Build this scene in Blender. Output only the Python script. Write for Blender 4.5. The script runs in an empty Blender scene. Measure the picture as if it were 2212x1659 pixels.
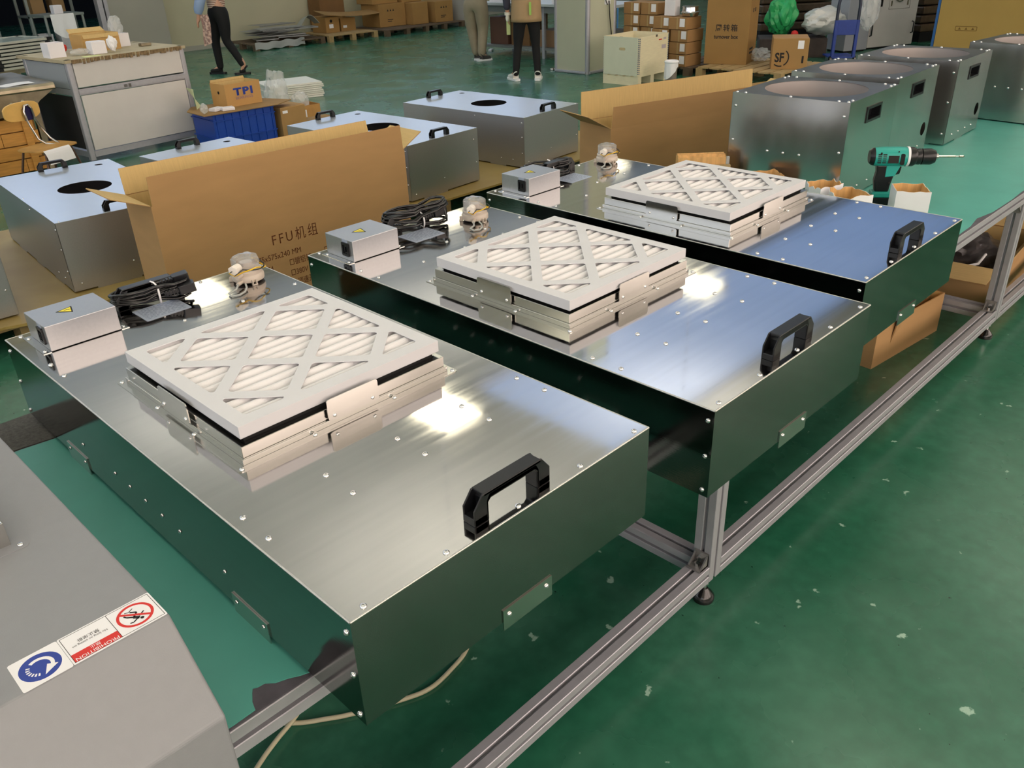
import bpy, bmesh, math, random
from mathutils import Matrix, Vector
random.seed(7)
S = bpy.context.scene
COL = S.collection
# ------------------------------------------------------------------ camera
FPX = 1815.57
CAMR = Matrix(((0.69817836, 0.35890144, -0.61946488), (-0.71515768, 0.30961036, -0.62665055), (-0.03311304, 0.88052892, 0.47283438)))
CAMP = Vector((-0.36892, -0.65254, 1.47861))
cd = bpy.data.cameras.new('camera'); cam = bpy.data.objects.new('camera', cd); COL.objects.link(cam)
cd.sensor_width = 36; cd.sensor_fit = 'HORIZONTAL'; cd.lens = FPX / 2212 * 36; cd.clip_start = .05; cd.clip_end = 100
cam.matrix_world = Matrix.Translation(CAMP) @ CAMR.to_4x4()
S.camera = cam
# ------------------------------------------------------------------ world / exposure
S.view_settings.view_transform = 'Standard'; S.view_settings.look = 'None'
S.view_settings.gamma = 1; S.view_settings.use_curve_mapping = False
S.view_settings.exposure = -0.22
w = bpy.data.worlds.new('world'); S.world = w; w.use_nodes = True
w.node_tree.nodes['Background'].inputs[0].default_value = (.62, .74, 1, 1)
w.node_tree.nodes['Background'].inputs[1].default_value = 1.0
S.cycles.max_bounces = 10; S.cycles.diffuse_bounces = 4; S.cycles.glossy_bounces = 6; S.cycles.transmission_bounces = 6
S.cycles.transparent_max_bounces = 10; S.cycles.caustics_reflective = False; S.cycles.caustics_refractive = False
S.cycles.sample_clamp_indirect = 4.0
LAMP = 8; SKY = 0.78; WARM = 5.2; COOL = 3.4; FILL = 34     # lamp panels, roof light, front windows, left windows, added ceiling fill

def gp(x, y, z):
    """the point at height z seen at pixel x, y of the photograph"""
    d = CAMR @ Vector(((x - 1106) / FPX, -(y - 829.5) / FPX, -1)); t = (z - CAMP.z) / d.z
    return CAMP + d * t

# ------------------------------------------------------------------ materials
def lin(c):
    return tuple((v / 255 / 12.92) if v / 255 <= .04045 else ((v / 255 + .055) / 1.055) ** 2.4 for v in c) + (1,)
MATS = {}
def pm(name, col, rough=.5, metal=0., var=0., scale=8, bump=0., bscale=60, stretch=(1, 1, 1), col2=None, spec=.5,
       alpha=1., trans=0., emit=0., rvar=0., coat=0., hard=False, ior=1.45):
    if name in MATS: return MATS[name]
    m = bpy.data.materials.new(name); MATS[name] = m; m.use_nodes = True
    nt = m.node_tree; N = nt.nodes; L = nt.links; b = N['Principled BSDF']
    c = lin(col)
    b.inputs['Base Color'].default_value = c; b.inputs['Roughness'].default_value = rough
    b.inputs['Metallic'].default_value = metal; b.inputs['Specular IOR Level'].default_value = spec
    b.inputs['Alpha'].default_value = alpha; b.inputs['Transmission Weight'].default_value = trans
    b.inputs['Coat Weight'].default_value = coat; b.inputs['IOR'].default_value = ior
    m.diffuse_color = c
    if emit:
        b.inputs['Emission Color'].default_value = c; b.inputs['Emission Strength'].default_value = emit
        b.inputs['Base Color'].default_value = (.8, .8, .8, 1)
    tc = N.new('ShaderNodeTexCoord'); mp = N.new('ShaderNodeMapping'); mp.inputs['Scale'].default_value = stretch
    L.new(tc.outputs['Object'], mp.inputs[0])
    if var or rvar or col2:
        n = N.new('ShaderNodeTexNoise'); n.inputs['Scale'].default_value = scale; n.inputs['Detail'].default_value = 5
        L.new(mp.outputs[0], n.inputs[0])
        r = N.new('ShaderNodeValToRGB'); L.new(n.outputs[0], r.inputs[0])
        r.color_ramp.elements[0].position = .47 if hard else .3; r.color_ramp.elements[1].position = .53 if hard else .72
        c2 = lin(col2) if col2 else tuple(min(1, v * (1 + var)) for v in c[:3]) + (1,)
        c1 = c if col2 else tuple(v * (1 - var) for v in c[:3]) + (1,)
        r.color_ramp.elements[0].color = c1; r.color_ramp.elements[1].color = c2
        if (var or col2) and not emit: L.new(r.outputs[0], b.inputs['Base Color'])
        if rvar:
            mr = N.new('ShaderNodeMapRange'); L.new(n.outputs[0], mr.inputs[0])
            mr.inputs[1].default_value = .3; mr.inputs[2].default_value = .7
            mr.inputs[3].default_value = max(0, rough - rvar); mr.inputs[4].default_value = rough + rvar
            L.new(mr.outputs[0], b.inputs['Roughness'])
    if bump:
        n2 = N.new('ShaderNodeTexNoise'); n2.inputs['Scale'].default_value = bscale; n2.inputs['Detail'].default_value = 4
        L.new(mp.outputs[0], n2.inputs[0]); bp = N.new('ShaderNodeBump'); bp.inputs['Strength'].default_value = bump
        bp.inputs['Distance'].default_value = .002; L.new(n2.outputs[0], bp.inputs['Height']); L.new(bp.outputs[0], b.inputs['Normal'])
    return m
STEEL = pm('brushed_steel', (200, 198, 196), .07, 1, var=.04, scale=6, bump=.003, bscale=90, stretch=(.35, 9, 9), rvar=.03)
STEELV = pm('dimmed_steel_sides', (140, 142, 140), .10, 1, var=.03, scale=6, bump=.03, bscale=60, stretch=(9, .35, 9))  # darker copy of the top steel; dim floor reflection put into the colour
STEELC = pm('steel_collar', (198, 197, 193), .17, 1)
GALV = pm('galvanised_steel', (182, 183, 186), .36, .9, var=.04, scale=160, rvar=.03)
GALVT = pm('galvanised_top_lit', (206, 214, 224), .3, .6, var=.02, scale=20, rvar=.02)  # lighter, bluer copy of the side steel; window reflection put into the colour
TOWER = pm('blower_steel', (196, 193, 190), .24, 1, var=.03, scale=14, stretch=(1, 1, .4), rvar=.02)
TOWERIN = pm('blower_inside', (168, 160, 156), .5, .5, var=.05, scale=8)
SCREW = pm('screw_metal', (225, 225, 225), .18, 1)
ALU = pm('anodised_aluminium', (172, 172, 178), .4, .35, var=.05, scale=40, rvar=.05)
SLOT = pm('profile_slot', (70, 72, 76), .6, .4)
BLACKP = pm('black_plastic', (20, 21, 24), .32, 0, var=.1, scale=50)
BLACKR = pm('black_rubber', (20, 19, 20), .2, 0, spec=.7)
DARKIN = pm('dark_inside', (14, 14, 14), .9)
PAINT = pm('grey_powder_coat', (137, 139, 142), .5, 0, var=.02, scale=60, bump=.12, bscale=700)
WHITEF = pm('white_filter_frame', (214, 215, 218), .55, 0, var=.015, scale=20)
MEDIA = pm('filter_fleece', (226, 225, 226), .9, 0, bump=.3, bscale=400)
CARD = pm('cardboard_outside', (174, 136, 90), .8, 0, var=.05, scale=5, stretch=(1, 1, 4))
CARDI = pm('cardboard_inside', (200, 172, 116), .85, 0, var=.06, scale=14, stretch=(12, 1, 1))
CARDD = pm('old_cardboard', (150, 118, 72), .85, 0, var=.1, scale=6)
CARDE = pm('cardboard_fluting', (214, 170, 110), .85, 0, var=.22, scale=70, stretch=(1, 1, .04))
BOARD = pm('khaki_board', (168, 146, 84), .45, 0, var=.1, scale=3, col2=(150, 124, 66))
MATG = pm('green_bench_mat', (84, 166, 152), .42, 0, var=.06, scale=9, bump=.05, bscale=200)
MATD = pm('dark_mat', (88, 86, 82), .85, 0, var=.3, scale=160, bump=.5, bscale=300)
STAIN = pm('worn_dark_board', (84, 80, 88), .6, 0, var=.2, scale=40)
WOOD = pm('pallet_wood', (168, 142, 98), .8, 0, var=.14, scale=12, stretch=(1, 8, 8))
WOODO = pm('orange_wood', (196, 140, 66), .6, 0, var=.16, scale=9, stretch=(1, 1, 9))
PLY = pm('pale_plywood', (226, 216, 182), .7, 0, var=.05, scale=12, stretch=(1, 1, 5))
SEATW = pm('seat_plywood', (222, 180, 104), .45, 0, var=.08, scale=10)
WHITE = pm('white_print', (238, 238, 240), .6)
WHITEB = pm('white_box_board', (232, 230, 234), .6, 0, var=.02, scale=10)
WALLM = pm('painted_wall', (184, 180, 152), .8, 0, var=.04, scale=2)
WALLG = pm('grey_partition', (160, 158, 146), .7, 0, var=.03, scale=3)
CEILM = pm('ceiling_sheet', (226, 222, 214), .8, 0, var=.05, scale=1.5)
PILLAR = pm('cream_panel', (188, 190, 166), .5, 0, var=.03, scale=3)
YELLOW = pm('warning_yellow', (238, 222, 30), .4)
BLACKPR = pm('black_print', (30, 26, 24), .7)
BROWNPR = pm('brown_print', (92, 48, 18), .8)
BLUEPR = pm('blue_print', (38, 62, 150), .5)
REDPR = pm('red_print', (206, 44, 36), .5)
LABELG = pm('silver_label', (176, 186, 204), .35, .3)
CLEAR = pm('clear_plastic', (240, 242, 244), .1, 0, trans=.6, alpha=.45, ior=1.2)
FILM = pm('thin_plastic_film', (232, 236, 236), .2, 0, alpha=.34, bump=1., bscale=40)
FILMW = pm('crumpled_white_bag', (222, 224, 220), .35, 0, alpha=.85, bump=1., bscale=20)
GREENB = pm('green_bag', (44, 160, 92), .35, 0, bump=1., bscale=14, var=.15)
BEIGE = pm('beige_plastic', (206, 194, 180), .4)
NUTW = pm('white_gland', (232, 226, 216), .4)
WIREY = pm('yellow_wire', (240, 196, 40), .35)
TUBE = pm('clear_tube', (200, 204, 200), .2, 0, alpha=.7)
TEAL = pm('teal_plastic', (42, 158, 146), .38)
BLUEP = pm('blue_crate_plastic', (28, 72, 168), .4, 0, var=.05, scale=10)
BLUET = pm('blue_paint', (34, 60, 140), .4, 0, var=.1, scale=30)
CHROME = pm('chrome_tube', (205, 200, 196), .15, 1)
BENCHS = pm('dull_bench_steel', (150, 140, 118), .33, .9, var=.2, scale=14)
CABW = pm('white_cabinet_board', (206, 202, 198), .55, 0, var=.03, scale=6)
SKIN = pm('skin', (196, 150, 124), .55)
HAIR = pm('hair', (28, 24, 22), .5)
GLOVE = pm('white_glove', (226, 222, 206), .9)
TROUB = pm('black_cloth', (18, 18, 19), .85)
KHAKI = pm('khaki_cloth', (150, 138, 116), .9, 0, var=.06, scale=14)
NAVY = pm('dark_blue_cloth', (62, 62, 76), .9)
TAN = pm('tan_apron', (166, 138, 102), .9, 0, var=.05, scale=12)
LIME = pm('lime_strap', (150, 190, 92), .7)
PALEB = pm('pale_blue_sleeve', (150, 170, 204), .8)
SHOE = pm('white_shoe', (222, 220, 212), .6, 0, var=.08, scale=40)
DARKSH = pm('dark_shoe', (60, 58, 56), .6)
TEE = pm('shirt_stripe', (206, 186, 168), .9)
def stripes():
    m = TEE; nt = m.node_tree; N = nt.nodes; L = nt.links
    wv = N.new('ShaderNodeTexWave'); wv.bands_direction = 'Z'; wv.inputs['Scale'].default_value = 16
    tc = N.new('ShaderNodeTexCoord'); L.new(tc.outputs['Object'], wv.inputs[0])
    r = N.new('ShaderNodeValToRGB'); L.new(wv.outputs[0], r.inputs[0])
    r.color_ramp.elements[0].color = lin((120, 70, 56)); r.color_ramp.elements[1].color = lin((226, 206, 188))
    r.color_ramp.elements[0].position = .35; r.color_ramp.elements[1].position = .5
    L.new(r.outputs[0], N['Principled BSDF'].inputs['Base Color'])
stripes()
def floor_mat():
    m = bpy.data.materials.new('green_epoxy_floor'); m.use_nodes = True; nt = m.node_tree; N = nt.nodes; L = nt.links
    b = N['Principled BSDF']; tc = N.new('ShaderNodeTexCoord')
    def noise(s, d=5, stretch=None):
        n = N.new('ShaderNodeTexNoise'); n.inputs['Scale'].default_value = s; n.inputs['Detail'].default_value = d
        if stretch:
            mp = N.new('ShaderNodeMapping'); mp.inputs['Scale'].default_value = stretch; mp.inputs['Rotation'].default_value = (0, 0, .6)
            L.new(tc.outputs['Object'], mp.inputs[0]); L.new(mp.outputs[0], n.inputs[0])
        else: L.new(tc.outputs['Object'], n.inputs[0])
        return n
    def ramp(n, a, c, ca, cb):
        r = N.new('ShaderNodeValToRGB'); L.new(n.outputs[0], r.inputs[0]); e = r.color_ramp.elements
        e[0].position = a; e[1].position = c; e[0].color = ca; e[1].color = cb; return r
    base = ramp(noise(1.6, 6), .35, .68, lin((30, 96, 70)), lin((66, 118, 96)))
    fine = ramp(noise(22, 6), .35, .7, (.86, .86, .86, 1), (1.08, 1.08, 1.08, 1))
    mx = N.new('ShaderNodeMixRGB'); mx.blend_type = 'MULTIPLY'; mx.inputs[0].default_value = 1
    L.new(base.outputs[0], mx.inputs[1]); L.new(fine.outputs[0], mx.inputs[2])
    sc = ramp(noise(17, 9), .69, .715, (0, 0, 0, 1), (1, 1, 1, 1))
    mx2 = N.new('ShaderNodeMixRGB'); L.new(sc.outputs[0], mx2.inputs[0]); L.new(mx.outputs[0], mx2.inputs[1]); mx2.inputs[2].default_value = lin((150, 185, 165))
    dk = ramp(noise(60, 4), .735, .75, (0, 0, 0, 1), (1, 1, 1, 1))
    mx3 = N.new('ShaderNodeMixRGB'); L.new(dk.outputs[0], mx3.inputs[0]); L.new(mx2.outputs[0], mx3.inputs[1]); mx3.inputs[2].default_value = lin((12, 34, 28))
    L.new(mx3.outputs[0], b.inputs['Base Color'])
    rr = ramp(noise(3, 4), .3, .7, (.19, .19, .19, 1), (.32, .32, .32, 1)); L.new(rr.outputs[0], b.inputs['Roughness'])
    b.inputs['Specular IOR Level'].default_value = .55
    bp = N.new('ShaderNodeBump'); bp.inputs['Strength'].default_value = .06; bp.inputs['Distance'].default_value = .003
    L.new(noise(14, 6).outputs[0], bp.inputs['Height']); L.new(bp.outputs[0], b.inputs['Normal'])
    return m
FLOORM = floor_mat()

# ------------------------------------------------------------------ mesh helpers
class MB:
    def __init__(s): s.bm = bmesh.new()
    def _x(s, geom, M):
        bmesh.ops.transform(s.bm, matrix=M, verts=geom)
    def box(s, a, b, M=None):
        c = [(a[i] + b[i]) / 2 for i in range(3)]; d = [abs(b[i] - a[i]) for i in range(3)]
        r = bmesh.ops.create_cube(s.bm, size=1, matrix=Matrix.Translation(c) @ Matrix.Diagonal(d + [1]))
        if M: s._x(r['verts'], M)
        return s
    def cyl(s, p0, p1, r, seg=12, r2=None, caps=True):
        p0 = Vector(p0); p1 = Vector(p1); d = p1 - p0
        M = Matrix.Translation((p0 + p1) / 2) @ d.to_track_quat('Z', 'Y').to_matrix().to_4x4()
        bmesh.ops.create_cone(s.bm, cap_ends=caps, segments=seg, radius1=r, radius2=r if r2 is None else r2, depth=d.length, matrix=M)
        return s
    def prism(s, poly, axis, a, b, M=None):
        """poly of 2-D points extruded along axis: 'x' -> (y,z), 'y' -> (x,z), 'z' -> (x,y)"""
        def P(q, t): return {'x': (t, q[0], q[1]), 'y': (q[0], t, q[1]), 'z': (q[0], q[1], t)}[axis]
        n = len(poly); v0 = [s.bm.verts.new(P(q, a)) for q in poly]; v1 = [s.bm.verts.new(P(q, b)) for q in poly]
        s.bm.faces.new(v0); s.bm.faces.new(v1[::-1])
        for i in range(n): s.bm.faces.new((v0[i], v1[i], v1[(i + 1) % n], v0[(i + 1) % n]))
        if M: s._x(v0 + v1, M)
        return s
    def plate(s, outline, holes, z0, z1, M=None):
        es = []; vs = []
        for loop in [outline] + list(holes):
            v = [s.bm.verts.new((x, y, z0)) for x, y in loop]; vs += v
            es += [s.bm.edges.new((v[i], v[(i + 1) % len(v)])) for i in range(len(v))]
        f = [g for g in bmesh.ops.triangle_fill(s.bm, use_beauty=True, use_dissolve=False, edges=es)['geom'] if isinstance(g, bmesh.types.BMFace)]
        if abs(z1 - z0) > 1e-7:
            e = bmesh.ops.extrude_face_region(s.bm, geom=f)['geom']; nv = [g for g in e if isinstance(g, bmesh.types.BMVert)]
            bmesh.ops.translate(s.bm, vec=(0, 0, z1 - z0), verts=nv); vs += nv
        if M: s._x(vs, M)
        return s
    def tube(s, pts, r, seg=8, closed=False):
        pts = [Vector(p) for p in pts]; n = len(pts); rings = []
        up = Vector((0, 0, 1)); prev = None
        for i, p in enumerate(pts):
            a = pts[i - 1] if (i or closed) else p; b = pts[(i + 1) % n] if (i < n - 1 or closed) else p
            t = (b - a).normalized() if (b - a).length else Vector((1, 0, 0))
            if prev is None:
                u = t.cross(up); u = u.normalized() if u.length > 1e-3 else Vector((1, 0, 0))
            else: u = (prev - t * prev.dot(t)).normalized()
            prev = u; v = t.cross(u); rr = r[i] if isinstance(r, (list, tuple)) else r
            rings.append([s.bm.verts.new(p + (u * math.cos(k * 2 * math.pi / seg) + v * math.sin(k * 2 * math.pi / seg)) * rr) for k in range(seg)])
        for i in range(n if closed else n - 1):
            A, B = rings[i], rings[(i + 1) % n]
            for k in range(seg): s.bm.faces.new((A[k], A[(k + 1) % seg], B[(k + 1) % seg], B[k]))
        if not closed: s.bm.faces.new(rings[0][::-1]); s.bm.faces.new(rings[-1])
        return s
    def lathe(s, prof, seg=24, c=(0, 0, 0), M=None):
        rings = []; new = []
        for r, z in prof:
            if r < 1e-6: ring = [s.bm.verts.new((c[0], c[1], c[2] + z))]
            else: ring = [s.bm.verts.new((c[0] + r * math.cos(k * 2 * math.pi / seg), c[1] + r * math.sin(k * 2 * math.pi / seg), c[2] + z)) for k in range(seg)]
            rings.append(ring); new += ring
        for A, B in zip(rings, rings[1:]):
            for k in range(seg):
                q = [A[k % len(A)], A[(k + 1) % seg % len(A)], B[(k + 1) % seg % len(B)], B[k % len(B)]]
                q2 = []
                for v in q:
                    if v not in q2: q2.append(v)
                if len(q2) > 2: s.bm.faces.new(q2)
        if M: s._x(new, M)
        return s
    def ball(s, c, r, sub=2, M=None, sc=(1, 1, 1)):
        bmesh.ops.create_icosphere(s.bm, subdivisions=sub, radius=r, matrix=Matrix.Translation(c) @ Matrix.Diagonal(tuple(sc) + (1,)))
        return s
    def sheet(s, fn, nu, nv):
        g = [[s.bm.verts.new(fn(i / nu, j / nv)) for j in range(nv + 1)] for i in range(nu + 1)]
        for i in range(nu):
            for j in range(nv): s.bm.faces.new((g[i][j], g[i + 1][j], g[i + 1][j + 1], g[i][j + 1]))
        return s
    def build(s, name, m, parent=None, smooth=False, bevel=0., seg=2, solid=0.):
        bmesh.ops.recalc_face_normals(s.bm, faces=s.bm.faces)
        me = bpy.data.meshes.new(name); s.bm.to_mesh(me); s.bm.free()
        o = bpy.data.objects.new(name, me); COL.objects.link(o); me.materials.append(m)
        if smooth:
            for p in me.polygons: p.use_smooth = True
            me.set_sharp_from_angle(angle=math.radians(smooth if smooth > 1 else 40))
        if solid:
            md = o.modifiers.new('solid', 'SOLIDIFY'); md.thickness = solid; md.offset = 0
        if bevel:
            md = o.modifiers.new('bevel', 'BEVEL'); md.width = bevel; md.segments = seg; md.limit_method = 'ANGLE'; md.angle_limit = math.radians(40)
        if parent: o.parent = parent
        return o
def tag(o, label=None, cat=None, group=None, kind=None):
    for k, v in (('label', label), ('category', cat), ('group', group), ('kind', kind)):
        if v: o[k] = v
    return o
def thing(name, label, cat, loc=(0, 0, 0), rz=0., group=None):
    o = bpy.data.objects.new(name, None); COL.objects.link(o); o.location = loc; o.rotation_euler = (0, 0, rz)
    o.empty_display_size = .05
    return tag(o, label, cat, group)
def copy_tree(o, parent=None):
    c = o.copy(); COL.objects.link(c); c.parent = parent
    for ch in list(o.children): copy_tree(ch, c)
    return c
def dup(o, loc, rz, label, group=None):
    c = copy_tree(o); c.location = loc; c.rotation_euler = (0, 0, rz); c['label'] = label
    if group: c['group'] = group
    return c
def inst(o, parent, loc, rot=None):
    """another copy of a part (shared mesh)"""
    c = o.copy(); COL.objects.link(c); c.parent = parent; c.location = loc
    if rot is not None: c.rotation_euler = rot
    return c
def circle(cx, cy, r, n=32): return [(cx + r * math.cos(2 * math.pi * k / n), cy + r * math.sin(2 * math.pi * k / n)) for k in range(n)]
def rect(x0, y0, x1, y1): return [(x0, y0), (x1, y0), (x1, y1), (x0, y1)]
def rounded(poly, r, n=4):
    out = []; m = len(poly)
    for i in range(m):
        p = Vector(poly[i]); a = Vector(poly[i - 1]); b = Vector(poly[(i + 1) % m])
        da = (a - p); db = (b - p); k = min(r, da.length * .45, db.length * .45)
        p0 = p + da.normalized() * k; p1 = p + db.normalized() * k
        for j in range(n + 1):
            t = j / n; q = p0 * (1 - t) ** 2 + p * 2 * t * (1 - t) + p1 * t ** 2; out.append((q.x, q.y))
    return out
FACE_Y = lambda x, y, z: Matrix.Translation((x, y, z)) @ Matrix.Rotation(math.pi / 2, 4, 'X')       # local xy -> world xz, facing -y
FACE_X = lambda x, y, z: Matrix.Translation((x, y, z)) @ Matrix.Rotation(-math.pi / 2, 4, 'Z') @ Matrix.Rotation(math.pi / 2, 4, 'X')   # facing -x
TOPM = lambda x, y, z, rz=0: Matrix.Translation((x, y, z)) @ Matrix.Rotation(rz, 4, 'Z')
def text(name, body, size, mat, parent, M, align='LEFT', sx=1., bold=0., space=1.):
    cu = bpy.data.curves.new(name, 'FONT'); cu.body = body; cu.size = size; cu.align_x = align; cu.offset = bold; cu.space_character = space
    cu.resolution_u = 3
    t = bpy.data.objects.new(name, cu); COL.objects.link(t); bpy.context.view_layer.update()
    me = bpy.data.meshes.new_from_object(t.evaluated_get(bpy.context.evaluated_depsgraph_get()))
    bpy.data.objects.remove(t); bpy.data.curves.remove(cu)
    me.transform(M @ Matrix.Diagonal((sx, 1, 1, 1))); me.materials.clear(); me.materials.append(mat); me.name = name
    o = bpy.data.objects.new(name, me); COL.objects.link(o)
    if parent: o.parent = parent
    return o
def struct(name, mb, m, parent=None, **k):
    o = mb.build(name, m, parent, **k)
    if not parent: o['kind'] = 'structure'
    return o
_scr = {}
def screw(parent, loc, face='z', r=.0045):
    """pan head screw with a cross recess; face = the axis it points along"""
    key = (face, r)
    if key not in _scr:
        b = MB(); n = 10
        b.lathe([(r, 0), (r * .95, r * .35), (r * .6, r * .62), (r * .28, r * .66), (r * .24, r * .3), (0, r * .3)], n)
        M = {'z': Matrix(), '-y': Matrix.Rotation(math.pi / 2, 4, 'X'), '-x': Matrix.Rotation(-math.pi / 2, 4, 'Y'), 'x': Matrix.Rotation(math.pi / 2, 4, 'Y'), 'y': Matrix.Rotation(-math.pi / 2, 4, 'X')}[face]
        b._x(b.bm.verts[:], M)
        o = b.build('screw', SCREW, parent, smooth=50); _scr[key] = o.data
        o.location = loc; return o
    o = bpy.data.objects.new('screw', _scr[key]); COL.objects.link(o); o.parent = parent; o.location = loc
    return o

# ------------------------------------------------------------------ room
XW, YW, HC = 13.6, 12.95, 5.4
struct('floor', MB().box((-9, -5, -.06), (24, 22, 0)), FLOORM)
ce = MB()
ce.plate(rect(-9, -5, 24, 22), [rect(6.2, 4.3, 18.0, 6.7)], HC, HC + .1)
struct('ceiling', ce, CEILM)
struct('baseboard_back', MB().box((5.9, YW - .015, 0), (24, YW, .07)), WALLG)
part = MB().box((5.0, YW - .2, 0), (5.84, YW, 3.4))
struct('wall_partition', part, WALLG)
struct('trim_1', MB().box((4.86, YW - .22, 0), (4.93, YW - .1, 2.6)).box((4.95, YW - .22, 0), (5.0, YW - .1, 2.6)), ALU)
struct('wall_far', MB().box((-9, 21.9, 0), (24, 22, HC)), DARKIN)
struct('wall_right', MB().box((23.9, -5, 0), (24, 22, HC)), WALLM)
def window_wall(name, axis, pos, a0, a1, z0, z1, n, tint, power, idx, extra=()):
    """wall with a row of n daylight windows"""
    holes = []; step = (a1 - a0) / n; extra = list(extra)
    for k in range(n): holes.append(rect(a0 + k * step + .12, z0, a0 + (k + 1) * step - .12, z1))
    M = (Matrix.Translation((0, pos, 0)) @ Matrix.Rotation(math.pi / 2, 4, 'X')) if axis == 'y' else \
        (Matrix.Translation((pos, 0, 0)) @ Matrix.Rotation(math.pi / 2, 4, 'Z') @ Matrix.Rotation(math.pi / 2, 4, 'X'))
    lo, hi = (-9, 24) if axis == 'y' else (-5, 22)
    struct(name, MB().plate(rect(lo, 0, hi, HC), holes + extra, 0, .12 if pos < 0 else -.12, M), WALLM)
    for k, h in enumerate(holes):
        (x0, _), _, (x1, _), _ = h
        fr = MB()
        fr.plate([(x0, z0), (x1, z0), (x1, z1), (x0, z1)], [rect(x0 + .05, z0 + .05, (x0 + x1) / 2 - .03, z1 - .05), rect((x0 + x1) / 2 + .03, z0 + .05, x1 - .05, z1 - .05)], .03, .08, M)
        fo = struct('window_%d' % (idx + k), fr, ALU)
        MB().plate(rect(x0 + .04, z0 + .04, x1 - .04, z1 - .04), [], .05, .055, M).build('pane', pm('daylight_' + tint, {'warm': (255, 232, 218), 'cool': (176, 200, 240), 'pale': (206, 212, 224)}[tint], .3, emit=power), fo)
window_wall('wall_back', 'y', YW, -6, 20, 2.75, 4.3, 13, 'cool', COOL, 20, [rect(-3, .02, 5.84, 2.6)])
window_wall('wall_front', 'y', -4.6, -6, 12, 1.0, 4.1, 7, 'warm', WARM, 1)
window_wall('wall_left', 'x', -6.5, -4, 12, 1.2, 4.1, 6, 'pale', COOL * .85, 8)
# roof light: a strip of translucent sheets between bars
for k in range(6):
    x0 = 6.2 + k * 1.9667
    o = struct('skylight_%d' % (k + 1), MB().box((x0, 4.3, HC + .06), (x0 + 1.94, 6.7, HC + .08)), pm('skylight_sheet', (136, 172, 236), .4, emit=SKY))
struct('trim_2', MB().box((6.15, 4.25, HC - .03), (18.05, 4.31, HC)).box((6.15, 6.69, HC - .03), (18.05, 6.75, HC)), ALU)
n = 0
LG = 'square lamp panels under the ceiling'
for i, x in enumerate((-4.2, -.2, 3.8, 7.8, 11.8)):
    for j, y in enumerate((.1, 4.5, 8.9)):
        if i == 4 and j == 1: continue
        t = thing('ceiling_light', 'cream lamp panel, %s from the left wall, %s row from the front windows' % (('first', 'second', 'third', 'fourth', 'fifth')[i], ('first', 'second', 'third')[j]), 'lamp', (x, y, 3.86), 0, LG)
        MB().plate(rect(-.24, -.37, .24, .37), [rect(-.215, -.345, .215, .345)], 0, .05).build('frame', WHITE, t)
        MB().box((-.213, -.343, .01), (.213, .343, .03)).build('diffuser', pm('lamp_diffuser', (255, 246, 214), .4, emit=LAMP), t)
        MB().cyl((0, 0, .03), (0, 0, HC - 3.86), .004).build('hanger', ALU, t)
        ld = bpy.data.lights.new('ceiling_fill', 'AREA'); ld.shape = 'RECTANGLE'; ld.size = .4; ld.size_y = .66; ld.energy = FILL; ld.color = (1, 1, 1)  # added upward fill that brightens the ceiling, no part of the fixture
        lo = bpy.data.objects.new('ceiling_fill', ld); COL.objects.link(lo); lo.parent = t; lo.location = (0, 0, .06); lo.rotation_euler = (math.pi, 0, 0)

# ------------------------------------------------------------------ workbench
YT = .1312; ZT = .6035; SP = .0487; P1 = 1.0476; P2 = 3.056
bench = thing('workbench', 'long aluminium profile workbench with green top carrying the steel fan units', 'workbench', (0, YT, 0))
def profile(name, axis, a, b, c0, c1, s=SP):
    """slotted square profile along axis from a to b; c0, c1 = lower corner in the other two axes"""
    g = .0042; d = .011; h = s / 2
    q = []
    for k in range(4):
        side = [(h, -h), (h, -g), (h - d, -g), (h - d, g), (h, g)]
        cs, sn = [(1, 0), (0, 1), (-1, 0), (0, -1)][k]
        q += [(x * cs - y * sn, x * sn + y * cs) for x, y in side]
    q = [(x + h + c0, y + h + c1) for x, y in q]
    o = MB().prism(q, axis, a, b).build(name, ALU, bench, bevel=.0012, seg=1)
    return o
XL, XR, YB = -1.6, 5.6, 1.20 - YT
profile('top_rail', 'x', XL, XR, 0, ZT - .004 - SP)
profile('top_rail', 'x', XL, XR, YB - SP, ZT - .004 - SP)
for a, b in ((XL, P1 - .001), (P1 + SP + .001, P2 - .001), (P2 + SP + .001, XR)):
    profile('lower_rail', 'x', a, b, 0, .1282 - SP)
    profile('lower_rail', 'x', a, b, YB - SP, .1282 - SP)
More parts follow.
